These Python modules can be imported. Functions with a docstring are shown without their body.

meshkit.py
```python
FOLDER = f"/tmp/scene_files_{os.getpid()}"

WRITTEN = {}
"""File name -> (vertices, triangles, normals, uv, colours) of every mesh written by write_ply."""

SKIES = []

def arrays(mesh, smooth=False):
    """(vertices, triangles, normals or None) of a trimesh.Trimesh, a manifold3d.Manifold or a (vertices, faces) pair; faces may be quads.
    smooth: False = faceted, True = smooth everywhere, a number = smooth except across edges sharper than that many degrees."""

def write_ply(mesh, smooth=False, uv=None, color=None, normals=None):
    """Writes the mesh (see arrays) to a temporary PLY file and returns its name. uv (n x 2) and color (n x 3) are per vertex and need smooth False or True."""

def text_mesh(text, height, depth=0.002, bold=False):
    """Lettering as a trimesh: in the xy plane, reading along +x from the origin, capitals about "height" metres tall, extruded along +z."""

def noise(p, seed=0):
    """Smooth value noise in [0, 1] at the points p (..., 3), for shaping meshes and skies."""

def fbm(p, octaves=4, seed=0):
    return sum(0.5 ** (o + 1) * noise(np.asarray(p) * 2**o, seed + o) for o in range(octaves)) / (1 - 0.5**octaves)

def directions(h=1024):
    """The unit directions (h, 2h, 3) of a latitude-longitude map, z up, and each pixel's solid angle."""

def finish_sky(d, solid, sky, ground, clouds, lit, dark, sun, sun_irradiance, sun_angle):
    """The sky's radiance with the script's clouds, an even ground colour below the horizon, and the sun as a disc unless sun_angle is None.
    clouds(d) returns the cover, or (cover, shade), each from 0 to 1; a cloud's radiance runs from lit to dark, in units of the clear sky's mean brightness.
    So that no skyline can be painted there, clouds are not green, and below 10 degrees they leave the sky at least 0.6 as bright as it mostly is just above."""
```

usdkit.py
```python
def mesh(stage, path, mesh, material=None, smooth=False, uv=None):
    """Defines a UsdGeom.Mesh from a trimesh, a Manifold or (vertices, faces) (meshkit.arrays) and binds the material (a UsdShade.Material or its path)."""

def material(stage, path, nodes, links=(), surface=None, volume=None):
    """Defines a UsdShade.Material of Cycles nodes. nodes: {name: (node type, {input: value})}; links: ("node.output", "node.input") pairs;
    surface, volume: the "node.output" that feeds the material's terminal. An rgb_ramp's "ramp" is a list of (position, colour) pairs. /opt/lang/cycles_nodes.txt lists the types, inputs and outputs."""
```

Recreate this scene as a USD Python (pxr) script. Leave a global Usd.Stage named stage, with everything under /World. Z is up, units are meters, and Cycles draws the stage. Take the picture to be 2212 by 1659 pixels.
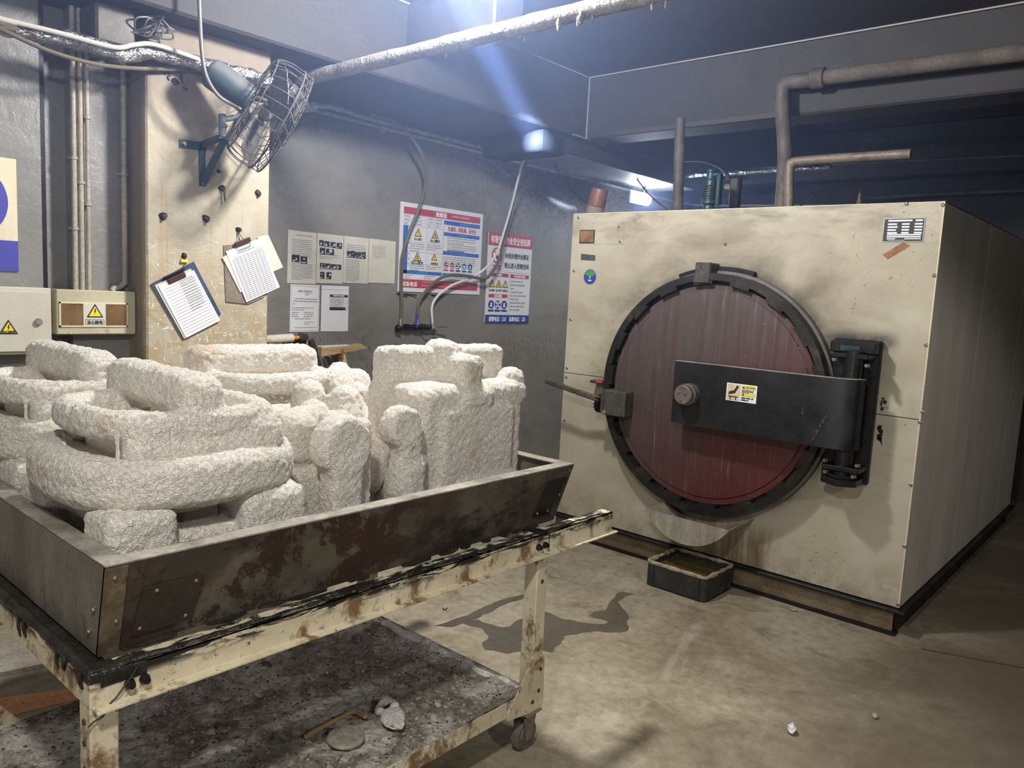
"""Wax-removal corner of a foundry: autoclave, trolley with ceramic shell moulds, wall with notices. Units: metres, z up."""
import glob, math, types
import numpy as np, trimesh
import meshkit, usdkit
from pxr import Gf, Sdf, Usd, UsdGeom, UsdLux, UsdShade, Vt

stage = Usd.Stage.CreateInMemory()
UsdGeom.Xform.Define(stage, '/World')
UsdGeom.Scope.Define(stage, '/World/Looks')
PI = math.pi

# ---------------------------------------------------------------- camera, lights, exposure
cam = UsdGeom.Camera.Define(stage, '/World/camera')
cam.CreateHorizontalApertureAttr(36.0)
cam.CreateFocalLengthAttr(36.0 * 1677.295 / 2212.0)
cam.CreateClippingRangeAttr(Gf.Vec2f(0.02, 100.0))
cam.AddTransformOp().Set(Gf.Matrix4d(0.748518,0.661168,0.050773,0.000000,-0.115946,0.055106,0.991726,0.000000,0.652900,-0.748211,0.117907,0.000000,0.000000,0.000000,1.550000,1.000000))
cam.CreateExposureAttr(0.85)

def sphere_lamp(name, loc, r, power, color):
    l = UsdLux.SphereLight.Define(stage, '/World/' + name)
    l.CreateRadiusAttr(r); l.CreateIntensityAttr(power); l.CreateColorAttr(Gf.Vec3f(*color)); l.CreateNormalizeAttr(True)
    l.AddTranslateOp().Set(Gf.Vec3d(*loc))
    return l

LAMP = (-2.25, 2.25, 2.92)           # the bulb that hangs over the trolley, just above the frame
LAMP2 = (-0.45, 0.0, 2.58)          # unseen bulb above the viewer, added as fill for the trolley
LAMP3 = (2.3, 1.2, 2.75)            # unseen bulb on the right, added to brighten the autoclave side
sphere_lamp('lamp_light', LAMP, 0.10, 52.0, (1.0, 0.965, 0.91))
sphere_lamp('lamp_light_001', LAMP2, 0.08, 27.0, (1.0, 0.96, 0.89))
# added fill panel, in an opening made for it behind the camera
dl = UsdLux.RectLight.Define(stage, '/World/fill_panel_light')
dl.CreateWidthAttr(3.6); dl.CreateHeightAttr(2.1); dl.CreateIntensityAttr(1.1); dl.CreateColorAttr(Gf.Vec3f(1.0, 0.97, 0.93))
dl.AddTranslateOp().Set(Gf.Vec3d(0.2, -3.95, 1.15)); dl.AddRotateXOp().Set(90.0)
# narrow spot added for the blue streak; its beam shows in the steam
def spot(name, loc, to, r, power, color, cone, soft):
    l = UsdLux.SphereLight.Define(stage, '/World/' + name)
    l.CreateRadiusAttr(r); l.CreateIntensityAttr(power); l.CreateColorAttr(Gf.Vec3f(*color)); l.CreateNormalizeAttr(True)
    s = UsdLux.ShapingAPI.Apply(l.GetPrim()); s.CreateShapingConeAngleAttr(cone); s.CreateShapingConeSoftnessAttr(soft)
    z = np.array(loc, float) - np.array(to, float); z /= np.linalg.norm(z); x = np.cross((0, 0, 1), z); x /= np.linalg.norm(x); y = np.cross(z, x)
    l.AddTransformOp().Set(Gf.Matrix4d(*x, 0, *y, 0, *z, 0, *map(float, loc), 1))
spot('lamp_light_002', LAMP3, (2.0, 1.4, 0), 0.08, 27.0, (1.0, 0.97, 0.92), 72.0, 0.15)      # added fill; the cone keeps its light off the ceiling
spot('beam_light', (-2.253,1.995,2.8), (-3.56, 4.24, 2.56), 0.06, 6500, (0.58, 0.71, 1.0), 1.5, 0.3)

# ---------------------------------------------------------------- helpers
names = {}
def numbered(base, key='/World'):
    n = names.get((key, base), 0); names[(key, base)] = n + 1
    return base if n == 0 else '%s_%03d' % (base, n)

class Node:
    def __init__(s, path, loc): s.path, s.loc = path, np.asarray(loc, float)

def keys(prim, label=None, cat=None, group=None, kind=None):
    for k, v in (('label', label), ('category', cat), ('group', group), ('kind', kind)):
        if v: prim.SetCustomDataByKey(k, v)

def thing(name, label, cat, loc=(0, 0, 0), group=None, kind=None):
    path = '/World/' + numbered(name)
    x = UsdGeom.Xform.Define(stage, path); x.AddTranslateOp().Set(Gf.Vec3d(*map(float, loc)))
    keys(x.GetPrim(), label, cat, group, kind)
    return Node(path, loc)

def part(parent, name, mesh, m, smooth=30, label=None, kind=None):
    """One mesh of the scene under its thing or part; the shapes are given in world coordinates."""
    path = parent.path + '/' + numbered(name, parent.path)
    if isinstance(mesh, list): mesh = join(mesh)
    v, f = np.array(mesh.vertices) - parent.loc, np.array(mesh.faces)
    p = usdkit.mesh(stage, path, (v, f), m, smooth=smooth)
    keys(p.GetPrim(), label, kind=kind)
    return Node(path, parent.loc)

def solo(name, mesh, m, label, cat, loc=None, group=None, kind=None, smooth=30):
    """A thing that is one mesh."""
    if isinstance(mesh, list): mesh = join(mesh)
    path = '/World/' + numbered(name)
    v = np.array(mesh.vertices)
    b = np.array(loc if loc is not None else [*(v.min(0) + v.max(0))[:2] / 2, v[:, 2].min()], float)
    p = usdkit.mesh(stage, path, (v - b, np.array(mesh.faces)), m, smooth=smooth)
    p.AddTranslateOp().Set(Gf.Vec3d(*b))
    keys(p.GetPrim(), label, cat, group, kind)
    return Node(path, b)

def copy(src, name, label, cat, loc, rotz=0.0, group=None, tilt=None):
    path = '/World/' + numbered(name)
    x = UsdGeom.Xform.Define(stage, path)
    x.GetPrim().GetReferences().AddInternalReference(src.path)
    x.ClearXformOpOrder(); x.GetPrim().RemoveProperty('xformOp:translate')
    x = UsdGeom.Xformable(x.GetPrim())
    x.AddTransformOp().Set(Gf.Matrix4d().SetRotate(Gf.Rotation(Gf.Vec3d(0, 0, 1), math.degrees(rotz))) * Gf.Matrix4d().SetTranslate(Gf.Vec3d(*map(float, loc))))
    x.GetPrim().SetInstanceable(True)
    keys(x.GetPrim(), label, cat, group)
    return Node(path, loc)

def join(ms): return trimesh.util.concatenate([m for m in ms if m is not None])

def unit(v): v = np.asarray(v, float); return v / np.linalg.norm(v)

def hull(pts):
    m = trimesh.Trimesh(np.asarray(pts, float)).convex_hull if False else trimesh.convex.convex_hull(np.asarray(pts, float))
    return m

def box(x0, y0, z0, x1, y1, z1, c=0.0):
    """An axis-aligned box, its edges chamfered by c."""
    lo, hi = np.minimum((x0, y0, z0), (x1, y1, z1)), np.maximum((x0, y0, z0), (x1, y1, z1))
    if c <= 0:
        m = trimesh.creation.box(hi - lo); m.apply_translation((lo + hi) / 2); return m
    c = min(c, (hi - lo).min() * .45); P = []
    for k in range(3):
        l, h = lo + c, hi - c; l[k], h[k] = lo[k], hi[k]
        P += [(x, y, z) for x in (l[0], h[0]) for y in (l[1], h[1]) for z in (l[2], h[2])]
    return hull(P)

def obox(center, size, R, c=0.0):
    s = np.asarray(size, float) / 2
    m = box(*-s, *s, c); T = np.eye(4); T[:3, :3] = R; T[:3, 3] = center; m.apply_transform(T); return m

def frame(n, up=(0, 0, 1)):
    """Columns: right, up, normal."""
    n = unit(n); r = np.cross(up, n); r = unit(r); return np.stack([r, np.cross(n, r), n], 1)

def bar(p, q, w, h, c=0.0, up=(0, 0, 1)):
    """A straight bar from p to q, w wide and h high."""
    p, q = np.asarray(p, float), np.asarray(q, float); d = q - p
    if abs(unit(d) @ np.asarray(up)) > .99: up = (1, 0, 0)
    x = unit(np.cross(up, d)); z = unit(np.cross(d, x))
    return obox((p + q) / 2, (w, np.linalg.norm(d), h), np.stack([x, unit(d), z], 1), c)

def spline(pts, n=8):
    p = np.asarray(pts, float); q = np.vstack([2 * p[0] - p[1], p, 2 * p[-1] - p[-2]]); out = []
    t = np.linspace(0, 1, n, endpoint=False)[:, None]
    for i in range(len(p) - 1):
        a, b, c, d = q[i:i + 4]
        out.append(.5 * (2 * b + (c - a) * t + (2 * a - 5 * b + 4 * c - d) * t ** 2 + (3 * b - a - 3 * c + d) * t ** 3))
    return np.vstack(out + [p[-1:]])

def tube(path, r, sides=10, closed=False, caps=True):
    p = np.asarray(path, float); n = len(p)
    t = (np.roll(p, -1, 0) - np.roll(p, 1, 0)) if closed else np.gradient(p, axis=0)
    t /= np.linalg.norm(t, axis=1, keepdims=True) + 1e-12
    a = np.cross(t[0], (0, 0, 1) if abs(t[0, 2]) < .9 else (1, 0, 0)); A = []
    for i in range(n):
        a = a - (a @ t[i]) * t[i]; a = a / np.linalg.norm(a); A.append(a)
    A = np.array(A); B = np.cross(t, A); th = np.arange(sides) * 2 * PI / sides
    rr = np.broadcast_to(r, (n,)) if np.ndim(r) < 2 else r
    rad = rr[:, None] if np.ndim(r) < 2 else rr
    v = p[:, None] + rad[..., None] * (np.cos(th)[None, :, None] * A[:, None] + np.sin(th)[None, :, None] * B[:, None])
    v = v.reshape(-1, 3); F = []
    m = n if closed else n - 1
    i, j = np.meshgrid(np.arange(m), np.arange(sides), indexing='ij'); i2, j2 = (i + 1) % n, (j + 1) % sides
    q = np.stack([i * sides + j, i * sides + j2, i2 * sides + j2, i2 * sides + j], -1).reshape(-1, 4)
    f = np.vstack([q[:, [0, 1, 2]], q[:, [0, 2, 3]]])
    if caps and not closed:
        k = len(v); v = np.vstack([v, p[:1], p[-1:]])
        jj = np.arange(sides); j3 = (jj + 1) % sides
        f = np.vstack([f, np.stack([np.full(sides, k), j3, jj], 1), np.stack([np.full(sides, k + 1), (n - 1) * sides + jj, (n - 1) * sides + j3], 1)])
    return trimesh.Trimesh(v, f, process=False)

def cyl(p, q, r, sides=20, c=0.0):
    """A cylinder from p to q with chamfered rims."""
    p, q = np.asarray(p, float), np.asarray(q, float); d = unit(q - p)
    if c <= 0: return tube([p, q], r, sides)
    return tube([p, p + d * c, q - d * c, q], np.array([r - c, r, r, r - c]), sides)

def lathe(profile, p, axis, sides=28):
    """profile: (distance along the axis, radius)."""
    d = unit(axis); a = np.array([np.asarray(p, float) + d * s for s, _ in profile])
    # keep the rings perpendicular to the axis
    fr = frame(d, (0, 0, 1) if abs(d[2]) < .95 else (1, 0, 0)); th = np.arange(sides) * 2 * PI / sides
    ring = np.cos(th)[:, None] * fr[:, 0] + np.sin(th)[:, None] * fr[:, 1]
    v = np.vstack([a[i] + max(profile[i][1], 1e-5) * ring for i in range(len(a))]); n = len(a)
    i, j = np.meshgrid(np.arange(n - 1), np.arange(sides), indexing='ij'); j2 = (j + 1) % sides
    q = np.stack([i * sides + j, i * sides + j2, (i + 1) * sides + j2, (i + 1) * sides + j], -1).reshape(-1, 4)
    f = np.vstack([q[:, [0, 1, 2]], q[:, [0, 2, 3]]])
    jj = np.arange(1, sides - 1)
    f = np.vstack([f, np.stack([0 * jj, jj + 1, jj], 1), np.stack([0 * jj + (n - 1) * sides, (n - 1) * sides + jj, (n - 1) * sides + jj + 1], 1)])
    return trimesh.Trimesh(v, f, process=False)

def prism(poly, depth, o, u, v):
    """The 2D outline (a list of points or a shapely polygon) in the axes u, v at o, made depth thick along u x v."""
    from shapely.geometry import Polygon
    P = poly if hasattr(poly, 'exterior') else Polygon(poly)
    m = trimesh.creation.extrude_polygon(P.buffer(0), depth, engine='earcut')
    u, v = np.asarray(u, float), np.asarray(v, float); T = np.eye(4)
    T[:3, 0], T[:3, 1], T[:3, 2], T[:3, 3] = u, v, np.cross(u, v), o
    m.apply_transform(T); return m

meshkit.glob = types.SimpleNamespace(glob=lambda p: glob.glob(p.replace('Inter.woff2', 'Noto Sans CJK Regular.woff2')))
def lettering(text, height, o, u, v, depth=.0008, bold=True, center=False, width=None, vertical=False):
    """Raised print: the text in the plane of u, v with its lower left corner (or its middle) at o."""
    if vertical:
        ms = []
        for k, ch in enumerate(text):
            m = meshkit.text_mesh(ch, height, depth, bold); m.apply_translation((0, -k * height * 1.45, 0)); ms.append(m)
        m = join(ms)
    else:
        m = meshkit.text_mesh(text, height, depth, bold)
    b = m.bounds
    if width: m.apply_scale((width / (b[1, 0] - b[0, 0]), 1, 1)); b = m.bounds
    if center: m.apply_translation((-(b[0, 0] + b[1, 0]) / 2, -(b[0, 1] + b[1, 1]) / 2, 0))
    u, v = np.asarray(u, float), np.asarray(v, float); T = np.eye(4)
    T[:3, 0], T[:3, 1], T[:3, 2], T[:3, 3] = u, v, np.cross(u, v), o
    m.apply_transform(T); return m

def nets(F, org, h):
    """Naive surface nets: the zero surface of the grid F (negative inside)."""
    s = F < 0; nx, ny, nz = F.shape
    acc = np.zeros((nx - 1, ny - 1, nz - 1, 3)); cnt = np.zeros((nx - 1, ny - 1, nz - 1))
    for ax in range(3):
        o = [k for k in range(3) if k != ax]
        for d1 in (0, 1):
            for d2 in (0, 1):
                sl = [slice(0, n - 1) for n in F.shape]; sl[o[0]] = slice(d1, F.shape[o[0]] - 1 + d1); sl[o[1]] = slice(d2, F.shape[o[1]] - 1 + d2)
                sh = list(sl); sh[ax] = slice(1, F.shape[ax])
                a, b = F[tuple(sl)], F[tuple(sh)]; cr = (a < 0) != (b < 0)
                t = np.where(cr, a / np.where(cr, a - b, 1), 0)
                acc[..., ax] += np.where(cr, t, 0); acc[..., o[0]] += np.where(cr, d1, 0); acc[..., o[1]] += np.where(cr, d2, 0); cnt += cr
    on = cnt > 0; idx = np.full(on.shape, -1); idx[on] = np.arange(on.sum())
    ijk = np.argwhere(on); v = (ijk + acc[on] / cnt[on][:, None]) * h + org
    faces = []
    for ax in range(3):
        o = [(ax + 1) % 3, (ax + 2) % 3]
        sl = [slice(1, n - 1) for n in F.shape]; sl[ax] = slice(0, F.shape[ax] - 1); sh = list(sl); sh[ax] = slice(1, F.shape[ax])
        a, b = s[tuple(sl)], s[tuple(sh)]; cr = a != b
        p = np.argwhere(cr); off = np.ones(3, int); off[ax] = 0; p = p + off
        q = []
        for d in ((0, 0), (1, 0), (1, 1), (0, 1)):
            k = p.copy(); k[:, o[0]] -= d[0]; k[:, o[1]] -= d[1]; q.append(idx[k[:, 0], k[:, 1], k[:, 2]])
        q = np.stack(q, 1); flip = ~a[cr]
        q[flip] = q[flip][:, ::-1]; faces.append(q)
    q = np.vstack(faces); q = q[(q >= 0).all(1)]
    return v, np.vstack([q[:, [0, 1, 2]], q[:, [0, 2, 3]]])

# ---------------------------------------------------------------- materials
class O(str): pass
class G:
    def __init__(s, name): s.name, s.nodes, s.links = name, {}, []
    def __call__(s, kind, out, **inp):
        n = 'n%d' % len(s.nodes); vals = {}
        for k, v in inp.items():
            if isinstance(v, O): s.links.append((str(v), n + '.' + k))
            else: vals[k] = v
        s.nodes[n] = (kind, vals); return O(n + '.' + out)
    def pos(s): return s('geometry', 'position')
    def xyz(s):
        v = s('geometry', 'position'); a = s('separate_xyz', 'x', vector=v); n = a.split('.')[0]
        return a, O(n + '.y'), O(n + '.z')
    def stretch(s, v, sc, rot=(0, 0, 0), loc=(0, 0, 0)): return s('mapping', 'vector', vector=v, scale=sc, rotation=rot, location=loc)
    def noise(s, v, scale, detail=4, rough=.55, dist=0.): return s('noise_texture', 'fac', vector=v, scale=scale, detail=detail, roughness=rough, distortion=dist)
    def ramp(s, f, *stops): return s('rgb_ramp', 'color', fac=f, ramp=list(stops))
    def gray(s, f, *stops): return s('rgb_to_bw', 'val', color=s.ramp(f, *[(p, (c, c, c)) for p, c in stops]))
    def mix(s, f, a, b, t='mix'): return s('mix', 'color', mix_type=t, fac=f, color1=a, color2=b)
    def math(s, op, a, b=0., clamp=False): return s('math', 'value', math_type=op, value1=a, value2=b, use_clamp=clamp)
    def mr(s, v, a, b, c=0., d=1.): return s('map_range', 'result', value=v, from_min=a, from_max=b, to_min=c, to_max=d, clamp=True, range_type='smoothstep')
    def bump(s, h, strength, dist): return s('bump', 'normal', height=h, strength=strength, distance=dist)
    def done(s, color, rough=.6, metal=0., normal=None, **kw):
        inp = dict(base_color=color, roughness=rough, metallic=metal, **kw)
        if normal is not None: inp['normal'] = normal
        p = s('principled_bsdf', 'BSDF', **inp)
        return usdkit.material(stage, '/World/Looks/' + s.name, s.nodes, s.links, surface=str(p))

def plain(name, c, rough=.55, metal=0., **kw):
    return G(name).done(tuple(c), rough, metal, **kw)

def grime(name, c0, c1, scale=3., lo=.4, hi=.62, c2=None, s2=9., lo2=.55, hi2=.66, fine=70., rough=.65, metal=0., bump=.25, dist=.004, stretch=(1, 1, 1), tone=.25, warp=0.):
    """Paint or metal (c0) with blotches of c1 and, sharper, of c2."""
    g = G(name); p = g.stretch(g.pos(), stretch)
    col = g.ramp(g.noise(p, scale, 6, .6, warp), (lo, c0), (hi, c1))
    if c2 is not None: col = g.mix(g.gray(g.noise(p, s2, 6, .65, warp), (lo2, 0.), (hi2, 1.)), col, tuple(c2))
    n = g.noise(p, fine, 3, .6)
    col = g.mix(1., col, g.ramp(n, (.3, (1 - tone,) * 3), (.7, (1 + tone * .4,) * 3)), 'multiply')
    r = g.gray(g.noise(p, scale * 2.3, 4), (.3, max(rough - .12, .05)), (.7, min(rough + .12, 1.)))
    return g.done(col, r, metal, g.bump(n, bump, dist))

def clay_material():
    g = G('ceramic_shell'); p = g.pos()
    st = g.gray(g.noise(p, 6., 5, .6), (.57, 0.), (.74, .8))
    col = g.mix(st, (.76, .72, .66), (.55, .43, .28))
    n = g.noise(p, 100., 4, .65, 1.0); n2 = g.noise(p, 300., 2, .5)
    col = g.mix(1., col, g.ramp(n, (.3, (.86, .85, .83)), (.65, (1.04, 1.04, 1.04))), 'multiply')
    h = g.math('add', n, g.math('multiply', n2, .35))
    return g.done(col, .92, 0., g.bump(h, 1., .013), specular_ior_level=.2)

def oven_front_material():
    g = G('oven_front_paint'); p = g.pos(); x, y, z = g.xyz()
    base = g.ramp(g.noise(p, 2.6, 5, .6), (.35, (.44, .41, .32)), (.68, (.36, .325, .245)))
    sw = g.noise(g.stretch(p, (1.3, 1, 2.2), (0, .6, 0)), 1.7, 5, .58, .5)
    base = g.mix(g.math('multiply', g.gray(sw, (.42, 0.), (.72, .6)), g.mr(z, .6, 1.5, .35, 1.)), base, (.27, .225, .15))
    dx = g.math('add', x, 1.97); dz = g.math('subtract', z, 1.05)
    d = g.math('sqrt', g.math('add', g.math('multiply', dx, dx), g.math('multiply', dz, dz)))
    near = g.mr(d, .64, 1.22, 1., 0.)
    up = g.mr(z, .55, 1.35, .25, 1.)
    soot = g.math('multiply', g.math('multiply', near, up), g.gray(g.noise(g.stretch(p, (1, 1, 1.6)), 2.6, 7, .62, .4), (.36, .2), (.64, 1.)))
    base = g.mix(g.math('multiply', soot, .85), base, (.105, .085, .055))
    top = g.math('multiply', g.mr(z, 1.78, 2.05, 0., 1.), g.gray(g.noise(g.stretch(p, (.7, 1, 2.2)), 5., 7, .68, .4), (.46, 0.), (.66, .8)))
    base = g.mix(top, base, (.14, .115, .075))
    rim = g.math('multiply', g.mr(d, .66, .74, 1., 0.), g.gray(g.noise(p, 9., 5, .6), (.35, .2), (.6, 1.)))
    base = g.mix(g.math('multiply', rim, .8), base, (.04, .034, .026))
    # greasy soot above the hinge plate
    hx = g.math('multiply', g.mr(x, -1.42, -1.32, 0., 1.), g.mr(x, -1.12, -1.02, 1., 0.))
    hz = g.math('multiply', g.mr(z, 1.34, 1.40, 0., 1.), g.mr(z, 1.40, 1.47, 1., 0.))
    base = g.mix(g.math('multiply', g.math('multiply', hx, hz), g.gray(g.noise(p, 16., 5, .6), (.3, .55), (.6, 1.))), base, (.03, .026, .02))
    # speckles of tar
    sp = g.math('multiply', g.gray(g.noise(p, 42., 4, .7), (.64, 0.), (.70, 1.)), g.gray(g.noise(p, 3.1, 3), (.46, 0.), (.6, 1.)))
    base = g.mix(g.math('multiply', sp, .8), base, (.06, .045, .03))
    # brown runs below the drip chute, dirt along the bottom edge
    rx = g.math('multiply', g.mr(x, -2.25, -2.1, 0., 1.), g.mr(x, -1.62, -1.5, 1., 0.))
    run = g.math('multiply', g.math('multiply', rx, g.mr(z, .24, .42, 1., 0.)), g.gray(g.noise(g.stretch(p, (9., 1., .8)), 3., 4, .6), (.38, .1), (.58, 1.)))
    base = g.mix(g.math('multiply', run, .85), base, (.13, .085, .045))
    low = g.math('multiply', g.mr(z, .12, .42, 1., 0.), g.gray(g.noise(p, 8., 5, .7), (.4, 0.), (.62, 1.)))
    base = g.mix(g.math('multiply', low, .7), base, (.22, .165, .09))
    n = g.noise(p, 120., 3)
    return g.done(base, g.gray(g.noise(p, 4., 4), (.3, .42), (.7, .62)), 0., g.bump(n, .12, .002))

def oven_side_material():
    g = G('oven_side_paint'); p = g.pos()
    base = g.ramp(g.noise(g.stretch(p, (1, 2., .5)), 2.2, 6, .6), (.35, (.68, .64, .56)), (.68, (.56, .52, .44)))
    st = g.noise(g.stretch(p, (1, 7., .35)), 2.2, 5, .66)
    base = g.mix(g.gray(st, (.58, 0.), (.78, .4)), base, (.2, .17, .12))
    return g.done(base, .5, 0., g.bump(g.noise(p, 120., 2), .08, .002))

def door_material():
    g = G('door_red_paint'); p = g.pos(); x, y, z = g.xyz()
    base = g.ramp(g.noise(p, 3., 5, .6), (.35, (.10, .013, .016)), (.7, (.062, .014, .015)))
    # old soap-grey runs, mostly over the upper left of the door
    st = g.noise(g.stretch(p, (16., 1., .55)), 2.2, 6, .7, .3)
    where = g.math('multiply', g.mr(g.math('add', g.math('multiply', x, -.75), g.math('multiply', z, .9)), 1.75, 2.75, 0.15, 1.), 1.)
    base = g.mix(g.math('multiply', g.gray(st, (.3, .72), (.65, 1.)), where), base, (.060, .050, .047))
    fine = g.noise(g.stretch(p, (60., 1., 1.6)), 2.2, 4, .6)
    base = g.mix(g.gray(fine, (.62, 0.), (.74, .7)), base, (.19, .16, .145))
    sp = g.gray(g.noise(p, 60., 3, .7), (.70, 0.), (.75, .8))
    base = g.mix(sp, base, (.42, .36, .31))
    return g.done(base, g.gray(st, (.35, .35), (.7, .6)), 0., g.bump(g.noise(p, 90., 3), .1, .002))

def wall_material(name, c0, c1):
    g = G(name); p = g.pos(); x, y, z = g.xyz()
    n1 = g.noise(p, 1.3, 6, .62, .5)
    col = g.ramp(n1, (.34, c0), (.68, c1))
    col = g.mix(g.gray(g.noise(g.stretch(p, (1, 1, 2.5), (.4, 0, 0)), 2.2, 7, .66, .9), (.52, 0.), (.7, .45)), col, tuple(np.array(c1) * .72))
    soot = g.mr(g.math('add', z, g.math('multiply', n1, .9)), 2.25, 3.2, 0., .75)
    col = g.mix(soot, col, (.10, .095, .095))
    # short black scrapes in a band at tool height
    ticks = g.gray(g.noise(g.stretch(p, (1, 3.2, .8)), 26., 3, .6), (.60, 0.), (.65, 1.))
    band = g.math('multiply', g.math('multiply', g.mr(z, .9, 1.02, 0., 1.), g.mr(z, 1.14, 1.26, 1., 0.)), g.mr(y, 2.7, 3.1, 0., 1.))
    col = g.mix(g.math('multiply', g.math('multiply', ticks, band), .85), col, (.05, .045, .04))
    h = g.math('add', g.noise(p, 14., 6, .6, 1.), g.math('multiply', g.noise(g.stretch(p, (1, 1, 1), (.7, 0, 0)), 40., 4, .6, 1.5), .35))
    return g.done(col, g.gray(n1, (.3, .42), (.7, .62)), 0., g.bump(h, .35, .012))

def pillar_material():
    g = G('pillar_paint'); p = g.pos(); x, y, z = g.xyz()
    n1 = g.noise(p, 3.2, 6, .6, .4)
    col = g.ramp(n1, (.36, (.42, .38, .295)), (.66, (.335, .295, .215)))
    # flaking low down: white plaster and ochre show, scratched
    low = g.mr(g.math('add', z, g.math('multiply', n1, .5)), 1.55, 2.1, 1., 0.)
    och = g.gray(g.noise(p, 11., 6, .65, .5), (.44, 0.), (.58, 1.))
    col = g.mix(g.math('multiply', g.math('multiply', och, low), .75), col, (.36, .27, .145))
    scr = g.gray(g.noise(g.stretch(p, (1, 5., 1.1), (.5, 0, 0)), 15., 5, .7, 1.2), (.605, 0.), (.63, 1.))
    scr2 = g.gray(g.noise(g.stretch(p, (1, 1.1, 5.), (-.4, 0, 0)), 13., 5, .7, 1.2), (.615, 0.), (.64, 1.))
    col = g.mix(g.math('multiply', g.math('maximum', scr, scr2), g.math('multiply', low, .9)), col, (.78, .74, .64))
    run = g.gray(g.noise(g.stretch(p, (1, 12., .35)), 2.6, 5, .6), (.58, 0.), (.68, .6))
    col = g.mix(run, col, (.36, .27, .16))
    soot = g.mr(g.math('add', z, g.math('multiply', n1, .8)), 2.5, 2.95, 0., .9)
    col = g.mix(soot, col, (.15, .115, .085))
    spot = g.gray(g.noise(p, 55., 4, .7), (.68, 0.), (.72, .8))
    col = g.mix(spot, col, (.12, .09, .06))
    side = g.mr(x, -3.62, -3.555, 1., 0.)           # shade on the left return, painted in as a darker brown
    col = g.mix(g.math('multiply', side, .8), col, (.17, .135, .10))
    return g.done(col, .7, 0., g.bump(g.math('add', g.math('add', n1, och), g.math('multiply', scr, .4)), .3, .006))

def floor_material():
    g = G('floor_concrete'); p = g.pos(); x, y, z = g.xyz()
    n1 = g.noise(p, 1.1, 6, .62, .6)
    col = g.ramp(n1, (.33, (.41, .365, .28)), (.52, (.33, .285, .20)), (.70, (.205, .163, .10)))
    n2 = g.noise(p, 5., 7, .68, .5)
    col = g.mix(g.gray(n2, (.53, 0.), (.68, .8)), col, (.17, .128, .083))
    n4 = g.noise(p, 19., 6, .7); col = g.mix(1., col, g.ramp(n4, (.32, (.72, .70, .67)), (.6, (1.05, 1.05, 1.05))), 'multiply')
    pale = g.gray(g.noise(g.stretch(p, (1.4, .6, 1), (0, 0, .5)), 2.4, 6, .65, .8), (.56, 0.), (.70, .7))
    col = g.mix(pale, col, (.46, .42, .345))
    dark = g.mr(g.math('add', x, g.math('multiply', n1, 1.3)), -.9, .4, 0., .9)       # shade to the right of the autoclave, put into the floor colour
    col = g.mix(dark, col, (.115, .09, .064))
    sp = g.gray(g.noise(p, 75., 3, .7), (.68, 0.), (.73, 1.)); col = g.mix(sp, col, (.12, .09, .06))
    wh = g.gray(g.noise(g.stretch(p, (1, 1, 1), (0, 0, 0), (7, 3, 0)), 95., 2, .6), (.735, 0.), (.76, 1.)); col = g.mix(wh, col, (.72, .69, .62))
    n3 = g.noise(p, 160., 3)
    return g.done(col, g.gray(n2, (.3, .5), (.7, .72)), 0., g.bump(g.math('add', n2, g.math('multiply', n3, .3)), .22, .006))

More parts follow.
